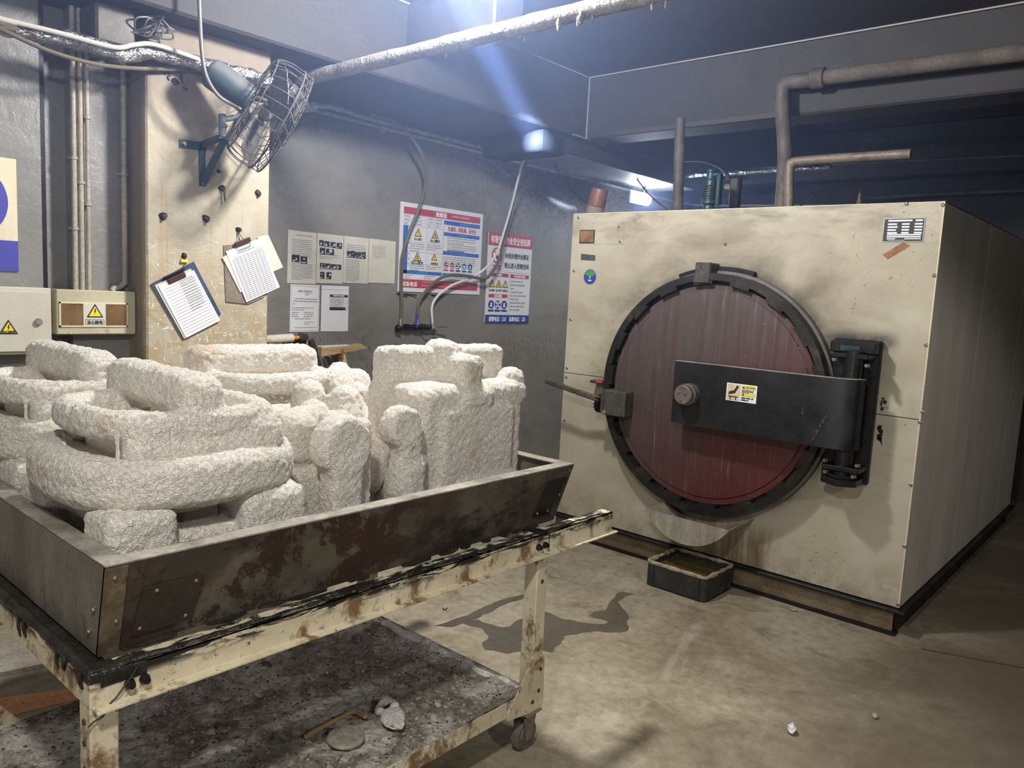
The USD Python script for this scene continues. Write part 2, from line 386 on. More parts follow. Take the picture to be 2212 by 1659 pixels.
def tray_material():
    g = G('tray_steel'); p = g.pos(); x, y, z = g.xyz()
    base = g.ramp(g.noise(p, 3.4, 6, .65, .4), (.38, (.15, .13, .10)), (.58, (.062, .05, .04)))
    rust = g.gray(g.noise(p, 8., 8, .76, .2), (.46, 0.), (.51, 1.))
    mask = g.mr(y, 1.25, 1.75, 1., .15)
    base = g.mix(g.math('multiply', rust, mask), base, (.050, .025, .017))
    tar = g.gray(g.noise(g.stretch(p, (1, 1, 2.)), 4.2, 6, .65), (.5, 0.), (.6, 1.))
    base = g.mix(g.math('multiply', tar, g.mr(y, 1.0, 1.9, .35, .95)), base, (.014, .013, .012))
    sp = g.gray(g.noise(p, 90., 4, .75), (.60, 0.), (.66, .6)); base = g.mix(sp, base, (.12, .095, .07))
    return g.done(base, g.gray(rust, (0., .34), (1., .68)), .35, g.bump(g.noise(p, 120., 4, .65), .3, .002))

def frame_material():
    """Cream enamel of the trolley: rust at the edges and black wax that ran over it."""
    g = G('trolley_paint'); p = g.pos(); x, y, z = g.xyz()
    base = g.ramp(g.noise(p, 6., 6, .62), (.36, (.68, .62, .46)), (.66, (.54, .47, .32)))
    rust = g.gray(g.noise(g.stretch(p, (1, 1, .7)), 12., 7, .72, .3), (.51, 0.), (.62, 1.))
    base = g.mix(rust, base, (.20, .115, .055))
    sp = g.gray(g.noise(p, 60., 4, .7), (.63, 0.), (.68, 1.)); base = g.mix(sp, base, (.09, .06, .035))
    wax = g.math('multiply', g.gray(g.noise(g.stretch(p, (1, .45, 3.)), 17., 6, .7, .6), (.46, 0.), (.53, 1.)), g.mr(z, .725, .75, 0., 1.))
    base = g.mix(wax, base, (.014, .013, .012))
    return g.done(base, g.gray(rust, (0., .45), (1., .8)), 0., g.bump(g.noise(p, 80., 4), .25, .003))

def shelf_material():
    g = G('shelf_crust'); p = g.pos()
    n = g.noise(p, 28., 7, .72, .4)
    col = g.ramp(n, (.34, (.12, .10, .082)), (.52, (.25, .22, .18)), (.68, (.42, .38, .33)))
    wh = g.math('multiply', g.gray(g.noise(p, 5.5, 5, .6, .5), (.46, 0.), (.60, 1.)), g.gray(n, (.35, .35), (.58, 1.)))
    col = g.mix(wh, col, (.66, .63, .58))
    return g.done(col, .9, 0., g.bump(n, .9, .012))

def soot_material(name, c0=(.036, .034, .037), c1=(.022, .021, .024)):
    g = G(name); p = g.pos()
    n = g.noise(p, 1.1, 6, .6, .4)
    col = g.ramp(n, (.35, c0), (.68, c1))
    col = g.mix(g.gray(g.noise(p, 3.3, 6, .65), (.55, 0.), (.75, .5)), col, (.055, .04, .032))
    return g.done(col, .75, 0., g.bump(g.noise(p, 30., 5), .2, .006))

CLAY = clay_material()
OVEN = oven_front_material(); OVEN_SIDE = oven_side_material(); DOOR = door_material()
WALL = wall_material('wall_plaster', (.235, .225, .20), (.17, .162, .147))
WALL_NEAR = wall_material('wall_plaster_grey', (.215, .21, .20), (.16, .155, .146))
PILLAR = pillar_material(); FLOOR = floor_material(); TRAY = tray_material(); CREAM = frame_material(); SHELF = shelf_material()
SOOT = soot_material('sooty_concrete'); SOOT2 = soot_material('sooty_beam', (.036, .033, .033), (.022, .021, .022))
LAG = grime('pipe_lagging', (.36, .34, .295), (.2, .185, .155), 5., fine=55., bump=.9, dist=.012, rough=.9)
LAG_DARK = grime('sooty_pipe', (.10, .085, .07), (.05, .045, .04), 6., fine=60., bump=.4, rough=.7)
FOIL = grime('foil_wrap', (.62, .62, .62), (.34, .33, .32), 9., fine=38., bump=1., dist=.02, rough=.28, metal=.9, warp=1.)
CONDUIT = grime('cream_conduit', (.40, .37, .30), (.30, .265, .205), 4., rough=.45, bump=.08)
CONDUIT_W = plain('white_conduit', (.44, .42, .385), .45)
DARK = grime('black_iron', (.016, .016, .017), (.010, .010, .011), 5., c2=(.06, .05, .04), s2=14., lo2=.62, hi2=.72, fine=80., rough=.42, metal=.4, bump=.2)
ARM = grime('blue_black_paint', (.014, .016, .020), (.009, .010, .013), 4., c2=(.09, .085, .08), s2=30., lo2=.70, hi2=.76, fine=90., rough=.36, bump=.1)
RING = grime('ring_steel', (.02, .02, .02), (.036, .032, .028), 4., c2=(.085, .07, .052), s2=8., lo2=.56, hi2=.7, fine=80., rough=.5, metal=.5, bump=.3)
IRON_EDGE = grime('worn_steel', (.36, .335, .29), (.20, .18, .15), 9., fine=80., rough=.45, metal=.25, bump=.2)
TAR = grime('black_wax', (.012, .011, .010), (.03, .026, .021), 20., c2=(.35, .30, .22), s2=34., lo2=.66, hi2=.72, fine=60., rough=.38, bump=.7, dist=.008)
STEEL = plain('bright_steel', (.55, .54, .52), .28, .9)
SCREW = plain('screw_steel', (.30, .28, .25), .35, .85)
CAB = grime('cabinet_grey', (.56, .535, .45), (.50, .47, .38), 2., c2=(.34, .29, .2), s2=12., lo2=.68, hi2=.8, fine=120., rough=.45, bump=.06, tone=.08)
CAB_OLD = grime('cabinet_green_cream', (.50, .47, .335), (.42, .38, .25), 4., c2=(.24, .18, .1), s2=9., lo2=.62, hi2=.76, fine=120., rough=.5, bump=.08, tone=.1)
SMOKED = grime('smoked_plastic', (.20, .12, .05), (.12, .07, .03), 7., fine=120., rough=.25, bump=.03, tone=.1)
PAPER = grime('white_paper', (.74, .745, .77), (.68, .685, .71), 3., fine=200., rough=.85, bump=.03, tone=.04)
PAPER_OLD = grime('yellowed_paper', (.60, .585, .51), (.51, .49, .405), 3., c2=(.40, .36, .26), s2=9., lo2=.66, hi2=.8, fine=200., rough=.85, bump=.05, tone=.06)
BOARD = plain('white_board', (.66, .66, .69), .4)
RED = plain('sign_red', (.42, .05, .075), .45); BLUE = plain('sign_blue', (.035, .13, .43), .45); NAVY = plain('sign_navy', (.022, .055, .25), .45)
YELLOW = plain('sign_yellow', (.75, .60, .05), .5); BLACK = plain('print_black', (.02, .02, .02), .6); GREY_PRINT = plain('print_grey', (.33, .33, .35), .7)
PALE_PRINT = plain('print_pale', (.50, .50, .52), .7); WHITE_INK = plain('print_white', (.78, .78, .80), .5); SKY_INK = plain('print_light_blue', (.05, .24, .58), .5)
PINK_INK = plain('print_pink', (.60, .25, .28), .6)
CREAM_BOARD = grime('cream_board', (.70, .645, .47), (.63, .56, .38), 4., c2=(.42, .34, .2), s2=10., lo2=.68, hi2=.8, stretch=(1, 3, .6), rough=.5, bump=.04, tone=.06)
ULTRA = plain('ultramarine', (.055, .055, .33), .5)
def dusty(name, c, dust):
    g = G(name); p = g.pos(); z = O(g('separate_xyz', 'z', vector=g('geometry', 'normal')))
    n = g.noise(p, 9., 5, .6); f = g.mr(g.math('add', z, g.math('multiply', n, .5)), .15, .7, .08, .92)
    return g.done(g.mix(f, g.ramp(n, (.3, c), (.7, tuple(np.array(c) * .7))), dust), .65, 0., g.bump(g.noise(p, 90., 3), .1, .002))
TEAL = dusty('teal_enamel', (.013, .045, .060), (.105, .105, .105))
DUST = grime('dusty_teal', (.13, .16, .17), (.09, .12, .135), 6., rough=.85, bump=.1)
WIRE = grime('dusty_wire', (.11, .10, .095), (.065, .06, .06), 20., rough=.7, metal=.3)
BLADE = grime('dusty_blade', (.17, .165, .16), (.12, .115, .11), 7., rough=.75, bump=.1)
BRACKET = grime('green_black_paint', (.03, .065, .075), (.02, .042, .05), 6., c2=(.14, .10, .08), s2=7., lo2=.6, hi2=.75, rough=.55, bump=.1)
RUBBER = grime('old_rubber', (.17, .15, .125), (.11, .095, .08), 14., rough=.85, bump=.3)
HOSE = G('clear_hose').done((.17, .145, .105), .18, 0., transmission_weight=.25)
HOSE_WHITE = plain('milky_hose', (.62, .62, .62), .2)
CABLE = plain('grey_cable', (.10, .095, .09), .5); CABLE_BLACK = plain('black_cable', (.03, .03, .03), .5)
BRASS = plain('plated_brass', (.50, .46, .40), .3, .85); HANDLE_BLUE = plain('valve_blue', (.03, .07, .33), .4)
WOOD = grime('raw_wood', (.50, .36, .19), (.37, .24, .115), 6., stretch=(1, .5, 6), rough=.7, bump=.2)
WOOD_PALE = grime('pale_wood', (.66, .55, .36), (.56, .44, .27), 6., stretch=(4, 4, .5), rough=.65, bump=.15)
ROLL = grime('cream_roll', (.66, .62, .52), (.56, .51, .40), 6., rough=.8); ORANGE = plain('orange_plastic', (.62, .22, .03), .4)
MAROON = plain('maroon_cloth', (.13, .012, .025), .8); PINK = plain('pink_cloth', (.60, .17, .22), .85); NAVY_BOARD = grime('navy_folder', (.055, .085, .15), (.035, .055, .10), 6., rough=.5, bump=.05)
HARDBOARD = grime('brown_hardboard', (.17, .135, .09), (.12, .092, .06), 9., rough=.7, bump=.1)
BROWN_STEEL = plain('brown_steel', (.10, .05, .035), .4, .5)
BEACON = grime('beacon_pink', (.17, .07, .055), (.125, .05, .04), 9., rough=.45, bump=.1)
TAPE = grime('brown_tape', (.30, .135, .04), (.22, .09, .03), 12., rough=.4, bump=.1)
LINE = grime('floor_line_orange', (.85, .40, .17), (.72, .33, .14), 9., c2=(.36, .28, .2), s2=24., lo2=.58, hi2=.68, rough=.7, bump=.15)
WET = grime('wet_concrete', (.135, .115, .085), (.105, .088, .065), 4., fine=120., rough=.3, bump=.1)
OIL = G('oily_water').done((.085, .065, .02), .06)
TUB = grime('black_tub', (.017, .017, .018), (.03, .029, .027), 8., c2=(.1, .09, .075), s2=16., lo2=.6, hi2=.72, rough=.6, bump=.2)
CRUST = grime('pale_crust', (.40, .35, .24), (.25, .20, .12), 30., rough=.9, bump=.6)
CHIP_A = grime('chip_grey', (.38, .35, .295), (.26, .23, .19), 30., rough=.9); CHIP_B = grime('chip_pale', (.50, .47, .42), (.36, .33, .28), 30., rough=.9); CHIP_C = grime('chip_dark', (.13, .11, .09), (.08, .068, .055), 30., rough=.8)
POWDER = grime('white_powder', (.82, .80, .77), (.66, .63, .59), 14., c2=(.15, .12, .09), s2=26., lo2=.6, hi2=.7, rough=.95, bump=.9, dist=.012)
VALVE_GREEN = grime('valve_teal', (.012, .05, .052), (.009, .033, .036), 9., rough=.4, bump=.1)
GLASS_WHITE = G('lit_diffuser').done((.8, .8, .8), .4, emission_color=(.86, .91, 1.), emission_strength=200.)
LAMP_BASE = plain('lamp_base_blue', (.30, .42, .60), .5)
MATT = G('matt_black').done((.018, .018, .02), 1., specular_ior_level=.05)
CARD = grime('grey_brown_board', (.24, .20, .165), (.19, .155, .125), 5., rough=.75, bump=.1)

# ---------------------------------------------------------------- the room
U, V, XR = (0, 1, 0), (0, 0, 1), (1, 0, 0)      # along the left wall, up, along the autoclave front
def structure(name, mesh, m, label, cat, smooth=False): return solo(name, mesh, m, label, cat, kind='structure', smooth=smooth)

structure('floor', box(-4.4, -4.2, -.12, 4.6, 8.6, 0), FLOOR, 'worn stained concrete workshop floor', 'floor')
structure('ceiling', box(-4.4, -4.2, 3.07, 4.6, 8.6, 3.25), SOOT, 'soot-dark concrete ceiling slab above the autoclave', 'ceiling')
structure('wall_left', box(-4.5, 1.55, 0, -4.26, 8.6, 3.07), WALL, 'grey plastered wall that carries the safety notices', 'wall')
structure('wall_left', box(-4.5, 1.306, 0, -3.74, 1.546, 3.07), WALL_NEAR, 'narrow grey wall strip behind the four conduits left of the pillar', 'wall')
structure('wall_left', box(-4.5, 1.21, 0, -3.80, 1.306, 3.07), WALL_NEAR, 'recessed dark grey strip in the wall left of the conduits', 'wall')
structure('wall_left', box(-4.5, -4.2, 0, -3.74, 1.19, 3.07), WALL_NEAR, 'grey wall at the far left that carries the blue sign', 'wall')
structure('trim_1', box(-4.5, 1.19, 0, -3.748, 1.21, 3.07), DARK, 'dark vertical strip at the step in the far left wall', 'trim')
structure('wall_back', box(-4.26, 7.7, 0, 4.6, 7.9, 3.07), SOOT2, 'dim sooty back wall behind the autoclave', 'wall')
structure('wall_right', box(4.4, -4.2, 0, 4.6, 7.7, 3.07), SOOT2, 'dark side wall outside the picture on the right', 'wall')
structure('wall_front', join([box(-3.74, -4.2, 0, -1.65, -4.0, 3.07), box(2.05, -4.2, 0, 4.4, -4.0, 3.07), box(-1.65, -4.2, 2.25, 2.05, -4.0, 3.07)]), SOOT2, 'unseen wall behind the camera with an opening added for the fill panel', 'wall')  # opening added so the fill panel can shine in
structure('pillar', box(-4.26, 1.546, 0, -3.55, 2.155, 2.65, .008), PILLAR, 'cream concrete pillar with flaking scratched paint and a fan on it', 'pillar')
structure('beam', box(-4.26, -4.0, 2.65, -3.40, 7.7, 3.07, .012), SOOT2, 'concrete ceiling beam running along the left wall over the pillar', 'beam')
structure('beam', box(-3.40, 4.56, 2.65, 4.4, 4.82, 3.07, .012), SOOT, 'sooty concrete cross beam above the front of the autoclave', 'beam')
structure('beam', box(-3.40, 2.88, 2.83, -2.75, 3.1, 3.07, .012), SOOT2, 'short concrete cross beam stub behind the frosted overhead pipe', 'beam')
structure('beam', box(-3.40, 7.0, 2.66, 4.4, 7.25, 3.07, .012), SOOT2, 'second cross beam far back near the back wall', 'beam')
structure('trim_2', [bar((-3.398, 2.6, 3.066), (-3.398, 4.556, 3.066), .008, .008), bar((-3.396, 4.555, 3.066), (4.4, 4.555, 3.066), .008, .008), bar((-3.396, 4.556, 2.655), (-3.396, 4.556, 3.066), .008, .008), bar((-3.397, 4.4, 2.652), (-3.397, 4.80, 2.652), .008, .008)],
          plain('pale_joint', (.30, .28, .27), .7), 'thin pale formwork joint lines along the ceiling beam edges', 'trim')
structure('trim_3', box(-3.15, 4.554, 2.652, -1.95, 4.559, 2.682), plain('pale_plaster_lip', (.055, .05, .048), .8), 'pale plaster lip along the lower edge of the cross beam', 'trim')
q = [(-0.789,3.889,0),(-0.375,4.042,0)]
structure('trim_4', bar((*q[0][:2], .0006), (*q[1][:2], .0006), .012, .0015), plain('joint_dirt', (.07, .045, .025), .9), 'dirt-filled floor joint running right from the autoclave corner', 'trim')

# the painted line and the wet patch on the floor
fl = [(-3.084,0.813,0),(-2.989,1.011,0),(-2.897,0.979,0),(-2.938,0.773,0)]
y0 = [p for p in fl]
solo('floor_line', prism([(p[0], p[1]) for p in (lambda a, b, c, d: (a + (a - b) * 6, b + (b - a) * 5, c + (c - d) * 5, d + (d - c) * 6))(*[np.array(q) for q in y0])], .0015, (0, 0, .0005), (1, 0, 0), (0, 1, 0)), LINE,
     'worn orange safety line painted on the floor left of the trolley', 'floor line', smooth=False)
wet = [(-2.419,2.509,0),(-2.4,2.584,0),(-2.299,2.588,0),(-2.238,2.634,0),(-2.26,2.724,0),(-2.267,2.836,0),(-2.261,2.9,0),(-2.124,2.891,0),(-2.031,2.94,0),(-1.961,2.994,0),(-1.964,3.037,0),(-2.017,3.027,0),(-2.063,3.023,0),(-2.069,3.082,0),(-2.051,3.135,0),(-2.091,3.247,0),(-2.128,3.352,0),(-2.125,3.413,0),(-2.053,3.437,0),(-2.04,3.539,0),(-2.093,3.608,0),(-2.116,3.522,0),(-2.051,3.478,0),(-2.078,3.372,0),(-2.059,3.266,0),(-2.008,3.236,0),(-1.933,3.168,0),(-1.839,3.023,0),(-1.861,2.955,0),(-1.929,2.902,0),(-1.979,2.825,0),(-2.012,2.746,0),(-1.97,2.681,0),(-1.944,2.576,0),(-2.003,2.552,0),(-2.044,2.507,0),(-2.065,2.432,0),(-2.126,2.41,0),(-2.156,2.384,0),(-2.217,2.424,0),(-2.227,2.501,0),(-2.315,2.527,0),(-2.372,2.508,0)]
def wobble(P, n, amp, seed):
    P = np.asarray(P, float); Q = np.vstack([P, P[:1]]); out = []
    for a, b in zip(Q[:-1], Q[1:]):
        for t in np.linspace(0, 1, n, endpoint=False): out.append(a + (b - a) * t)
    out = np.array(out); q = np.column_stack([out * 22, np.zeros(len(out))])
    return out + amp * np.column_stack([meshkit.noise(q, seed) - .5, meshkit.noise(q, seed + 7) - .5])
solo('wet_patch', prism(wobble([(p[0], p[1]) for p in wet], 5, .02, 3), .001, (0, 0, .0004), (1, 0, 0), (0, 1, 0)), WET,
     'dark wet patch spilled on the floor in front of the black tub', 'puddle', smooth=False)
wet2 = [(-2.48,2.389,0),(-2.473,2.472,0),(-2.467,2.589,0),(-2.475,2.711,0),(-2.484,2.839,0),(-2.453,2.946,0),(-2.436,3.03,0),(-2.421,2.928,0),(-2.433,2.835,0),(-2.414,2.696,0),(-2.408,2.544,0),(-2.419,2.434,0)]
solo('wet_patch', prism(wobble([(p[0], p[1]) for p in wet2], 5, .02, 5), .001, (0, 0, .0006), (1, 0, 0), (0, 1, 0)), WET,
     'narrow dark wet streak on the floor behind the trolley leg', 'puddle', smooth=False)
q = [(-3.512,0.789,0),(-3.461,1.099,0),(-3.364,1.092,0),(-3.211,1.024,0),(-3.277,0.733,0)]
solo('floor_plank', prism([(p[0], p[1]) for p in q], .018, (0, 0, .001), (1, 0, 0), (0, 1, 0)), grime('dusty_plank', (.42, .38, .32), (.3, .265, .21), 6., rough=.85), 'dusty pale plank lying on the floor at the left behind the trolley', 'plank', smooth=False)
rng = np.random.default_rng(5)
def lump(c, r, seed, sq=(1, 1, 1), sub=1):
    m = trimesh.creation.icosphere(sub, 1.0); v = m.vertices
    k = .65 + .7 * meshkit.noise(v * 1.3 + seed * 3.7, seed)
    m.vertices = v * k[:, None] * np.asarray(sq) * r
    a = rng.uniform(0, 2 * PI); R = np.array([[math.cos(a), -math.sin(a), 0], [math.sin(a), math.cos(a), 0], [0, 0, 1]])
    m.vertices = m.vertices @ R.T; m.vertices[:, 2] -= m.vertices[:, 2].min(); m.apply_translation(c); return m
q = (-0.944,2.736,0)
solo('shell_fragment', lump(q, .022, 11, (1.2, .8, .7), 2), POWDER, 'small white broken shell fragment on the open floor at lower right', 'fragment')
q = (-2.436,2.536,0)
for px, lab in (((-2.589,2.558,0), 'small grey chip on the floor behind the trolley rail'), ((-1.382,3.869,0), 'tiny pale chip on the floor in front of the black tub'), ((-0.755,3.08,0), 'dark pebble on the floor right of the white fragment')):
    solo('floor_chip', lump(px, .013, 3, (1.6, .8, .5), 1), CHIP_A, lab, 'chip')

# ---------------------------------------------------------------- notices and papers
class Print:
    """Layers of flat print on a board: o its lower left corner, u to the right, v up."""
    def __init__(s, th, o, u, v, w, h): s.t, s.o, s.u, s.v, s.n, s.w, s.h = th, np.asarray(o, float), np.asarray(u, float), np.asarray(v, float), np.cross(u, v), w, h
    def at(s, a, b, k): return s.o + s.u * a + s.v * b + s.n * (.0007 * k)
    def rect(s, name, a0, b0, a1, b1, m, k=1, **kw): return part(s.t, name, s.rm(a0, b0, a1, b1, k), m, smooth=False, **kw)
    def rm(s, a0, b0, a1, b1, k=1): return prism([(0, 0), (a1 - a0, 0), (a1 - a0, b1 - b0), (0, b1 - b0)], .0007, s.at(a0, b0, k), s.u, s.v)
    def poly(s, P, k=1): return prism(P, .0007, s.at(0, 0, k), s.u, s.v)
    def text(s, t, a, b, size, k=1, **kw): return lettering(t, size, s.at(a, b, k), s.u, s.v, .0007, **kw)
    def disc(s, a, b, r, k=1, n=24, ry=None): return s.poly([(a + r * math.cos(i * 2 * PI / n), b + (ry or r) * math.sin(i * 2 * PI / n)) for i in range(n)], k)
    def ring(s, a, b, r, r2, k=1, n=24):
        from shapely.geometry import Point
        return s.poly(Point(a, b).buffer(r, quad_segs=7).difference(Point(a, b).buffer(r2, quad_segs=7)), k)
    def lines(s, a0, a1, top, n, step, hgt, seed, k=1, fill=.93, last=.55, ind=0.):
        """n lines of print too small to read: rows of dashes."""
        g = np.random.default_rng(seed); ms = []
        for i in range(n):
            a = a0 + (ind if i == 0 else 0); end = a0 + (a1 - a0) * (last if i == n - 1 else fill)
            while a < end - hgt:
                w = min(hgt * g.uniform(1.5, 7), end - a); ms.append(s.rm(a, top - i * step - hgt, a + w, top - i * step, k)); a += w + hgt * g.uniform(.4, .9)
        return ms
    def triangle(s, a, b, size, k=1, mark='!'):
        """A yellow warning triangle with a black rim, centred at (a, b)."""
        h = size * .866; T = lambda q: [(a - size / 2 * q, b - h / 2 + h / 3 * (1 - q)), (a + size / 2 * q, b - h / 2 + h / 3 * (1 - q)), (a, b - h / 2 + h / 3 * (1 - q) + h * q)]
        p = part(s.t, 'warning_triangle', s.poly(T(1.), k), BLACK, smooth=False)
        part(p, 'yellow_field', s.poly(T(.74), k + 1), YELLOW, smooth=False)
        if mark == 'bolt':
            z = size; P = [(.02, .20), (-.075, -.01), (-.01, .015), (-.05, -.19), (.085, .06), (.015, .035), (.065, .20)]
            part(p, 'pictogram', s.poly([(a + x * z, b - h * .06 + y * z) for x, y in P], k + 2), BLACK, smooth=False)
        elif mark == 'dot':
            part(p, 'pictogram', [s.disc(a, b - h * .02, size * .09, k + 2, 10), s.rm(a - size * .17, b - h * .27, a + size * .17, b - h * .18, k + 2)], BLACK, smooth=False)
        else:
            part(p, 'pictogram', [s.rm(a - size * .035, b - h * .12, a + size * .035, b + h * .16, k + 2), s.disc(a, b - h * .22, size * .045, k + 2, 8)], BLACK, smooth=False)
    def badge(s, a, b, r, m, k=1, kind='solid'):
        if kind == 'no':
            p = part(s.t, 'prohibition_badge', s.disc(a, b, r, k), WHITE_INK, smooth=False)
            from shapely import affinity, box as sb
            part(p, 'red_ring', [s.ring(a, b, r, r * .78, k + 1), s.poly(affinity.rotate(sb(a - r * .85, b - r * .1, a + r * .85, b + r * .1), -45), k + 2)], RED, smooth=False)
            part(p, 'pictogram', [s.disc(a, b + r * .3, r * .16, k + 1, 10), s.rm(a - r * .14, b - r * .5, a + r * .14, b + r * .12, k + 1)], BLACK, smooth=False)
        elif kind == 'fan':
            p = part(s.t, 'duty_badge', s.disc(a, b, r, k), m, smooth=False)
            part(p, 'pictogram', [s.poly([(a, b)] + [(a + r * .85 * math.cos(t), b + r * .85 * math.sin(t)) for t in np.linspace(t0, t0 + .75, 6)], k + 1) for t0 in (.4, 1.97, 3.54, 5.11)], WHITE_INK, smooth=False)
        else:
            p = part(s.t, 'duty_badge', s.disc(a, b, r, k), m, smooth=False)
            part(p, 'pictogram', [s.disc(a, b + r * .22, r * .3, k + 1, 10), s.rm(a - r * .35, b - r * .55, a + r * .35, b - r * .1, k + 1)], WHITE_INK, smooth=False)

# the large notice: 0.83 x 0.62 m
W0 = -4.258
o = (W0, 3.600, 1.512); t = thing('safety_notice', 'large white safety notice with red top band and blue bars behind the hoses', 'sign', o)
part(t, 'panel', prism([(0, 0), (.83, 0), (.83, .622), (0, .622)], .006, o, U, V), BOARD, smooth=False)
P = Print(t, np.array(o) + (.006, 0, 0), U, V, .83, .622)
P.rect('red_band', .03, .545, .80, .592, RED); P.rect('red_band', .03, .03, .80, .088, RED)
part(t, 'lettering', P.text('脱蜡釜', .39, .569, .027, 2, center=True), WHITE_INK, smooth=False)
part(t, 'small_print', P.lines(.49, .68, .578, 1, .02, .014, 4, 2, .99, .99), PINK_INK, smooth=False, kind='stuff')
P.rect('blue_bar', .03, .13, .075, .465, BLUE); P.rect('blue_bar', .03, .128, .415, .152, BLUE); P.rect('blue_bar', .425, .128, .80, .150, BLUE)
P.rect('blue_bar', .42, .505, .80, .535, BLUE); P.rect('blue_bar', .42, .423, .80, .450, BLUE); P.rect('blue_bar', .42, .285, .80, .312, BLUE)
part(t, 'small_print', sum((P.lines(a, a + .10, b, 1, .02, .011, 9 + i, 2, .99, .99) for i, (a, b) in enumerate(((.57, .525), (.56, .442), (.57, .303), (.17, .145), (.58, .144)))), []), SKY_INK, smooth=False, kind='stuff')
part(t, 'lettering', P.text('先通风、再检测、后作业', .61, .477, .027, 1, center=True, width=.30), RED, smooth=False, label='red slogan')
grid = [P.rm(.03, b, .415, b + .0015) for b in (.54, .515, .49, .465, .355, .285, .2)] + [P.rm(a, .465, a + .0015, .54) for a in (.1, .25, .315)] + [P.rm(a, .155, a + .0015, .465) for a in (.10, .255, .415)] + [P.rm(.42, .165, .4215, .535), P.rm(.03, .092, .80, .0935)]
part(t, 'table_rules', grid, GREY_PRINT, smooth=False)
for a, b, mk in ((.17, .425, '!'), (.335, .425, 'dot')): P.triangle(a, b, .07, 1, mk)
for a, b, mk in ((.17, .255, 'dot'), (.335, .262, '!')): P.triangle(a, b, .075 if a < .2 else .06, 1, mk)
part(t, 'lettering', [P.text('当心烫伤', .17, .376, .014, 1, center=True), P.text('当心爆炸', .335, .376, .018, 1, center=True), P.text('当心烫伤', .17, .209, .021, 1, center=True)], BLACK, smooth=False)
P.rect('yellow_caption', .305, .203, .365, .222, YELLOW); part(t, 'lettering', P.text('注意高温', .335, .2125, .013, 2, center=True), BLACK, smooth=False)
sp = P.lines(.035, .095, .533, 3, .025, .009, 21) + P.lines(.14, .2, .533, 3, .025, .008, 22, 1, .99, .99) + P.lines(.265, .31, .533, 3, .025, .008, 23) + P.lines(.335, .40, .533, 3, .025, .008, 24)
for i in range(8): sp += [P.rm(.082, .45 - i * .037, .092, .462 - i * .037)]
sp += P.lines(.106, .25, .345, 4, .016, .007, 25) + P.lines(.26, .412, .345, 3, .016, .007, 26) + P.lines(.106, .25, .19, 3, .015, .007, 27) + P.lines(.26, .412, .19, 2, .015, .007, 28)
sp += P.lines(.46, .79, .415, 3, .018, .007, 29) + P.lines(.46, .79, .365, 4, .015, .0065, 30) + P.lines(.46, .79, .322, 1, .015, .0065, 31) + P.lines(.428, .79, .272, 5, .0155, .0065, 32)
sp += P.lines(.06, .14, .122, 2, .015, .006, 33) + P.lines(.24, .36, .122, 2, .015, .006, 34) + P.lines(.44, .76, .122, 2, .014, .006, 35)
part(t, 'small_print', sp, GREY_PRINT, smooth=False, kind='stuff')
for i, (kd, m) in enumerate((('no', RED), ('no', RED), ('fan', NAVY), ('solid', SKY_INK), ('solid', NAVY))):
    P.badge(.455 + i * .064, .208, .0235, m, 1, kd); P.rect('badge_caption', .432 + i * .064, .166, .478 + i * .064, .178, RED if i < 2 else NAVY)
part(t, 'lettering', P.text('应急电话', .105, .056, .026, 2, center=True), WHITE_INK, smooth=False)
part(t, 'small_print', P.lines(.22, .76, .078, 2, .025, .006, 36, 2, .9, .7), PINK_INK, smooth=False, kind='stuff')

# the second notice: 0.53 x 0.71 m
o = (W0, 4.505, 1.292); t = thing('safety_notice', 'tall white and red confined space notice with blue foot, right of the large one', 'sign', o)
part(t, 'panel', prism([(0, 0), (.535, 0), (.535, .715), (0, .715)], .006, o, U, V), BOARD, smooth=False)
P = Print(t, np.array(o) + (.006, 0, 0), U, V, .535, .715)
P.rect('red_band', 0, .615, .535, .715, RED); part(t, 'lettering', P.text('有限空间作业安全告知牌', .267, .664, .045, 2, center=True, width=.48), WHITE_INK, smooth=False, label='white heading')
P.badge(.105, .54, .062, RED, 1, 'no'); P.rect('red_caption', .045, .425, .165, .462, RED); part(t, 'lettering', P.text('禁止入内', .105, .443, .024, 2, center=True), WHITE_INK, smooth=False)
part(t, 'lettering', [P.text('未经办理作业票证', .35, .545, .033, 1, center=True, width=.30), P.text('禁止进入受限空间', .35, .467, .033, 1, center=True, width=.30)], BLACK, smooth=False)
part(t, 'table_rules', [P.rm(0, .411, .535, .4135), P.rm(.265, .066, .2665, .412)], GREY_PRINT, smooth=False)
P.rect('red_bar', .03, .372, .252, .400, RED); P.rect('red_bar', .28, .368, .51, .398, RED); P.rect('red_bar', .03, .205, .252, .232, RED)
part(t, 'lettering', [P.text('危险性', .141, .386, .017, 2, center=True), P.text('安全操作规程', .395, .383, .017, 2, center=True), P.text('应急措施', .141, .2185, .017, 2, center=True)], WHITE_INK, smooth=False)
for i, tx in enumerate(('当心爆炸', '当心中毒', '注意安全')):
    P.triangle(.065 + i * .078, .318, .072, 1, ('!', 'dot', '!')[i]); part(t, 'lettering', P.text(tx, .065 + i * .078, .262, .0125, 1, center=True), BLACK, smooth=False)
    P.badge(.063 + i * .078, .148, .034, NAVY, 1, ('solid', 'fan', 'solid')[i]); P.rect('badge_caption', .03 + i * .078, .092, .096 + i * .078, .108, NAVY)
part(t, 'small_print', sum((P.lines(.285, .50, .347 - i * .029, 1, .02, .011, 50 + i, 1, .9, (.72, .9, .2, .75, .95, .5, .9, .85, .6)[i]) for i in range(9)), []), GREY_PRINT, smooth=False, kind='stuff')
P.rect('blue_band', 0, 0, .535, .066, NAVY)
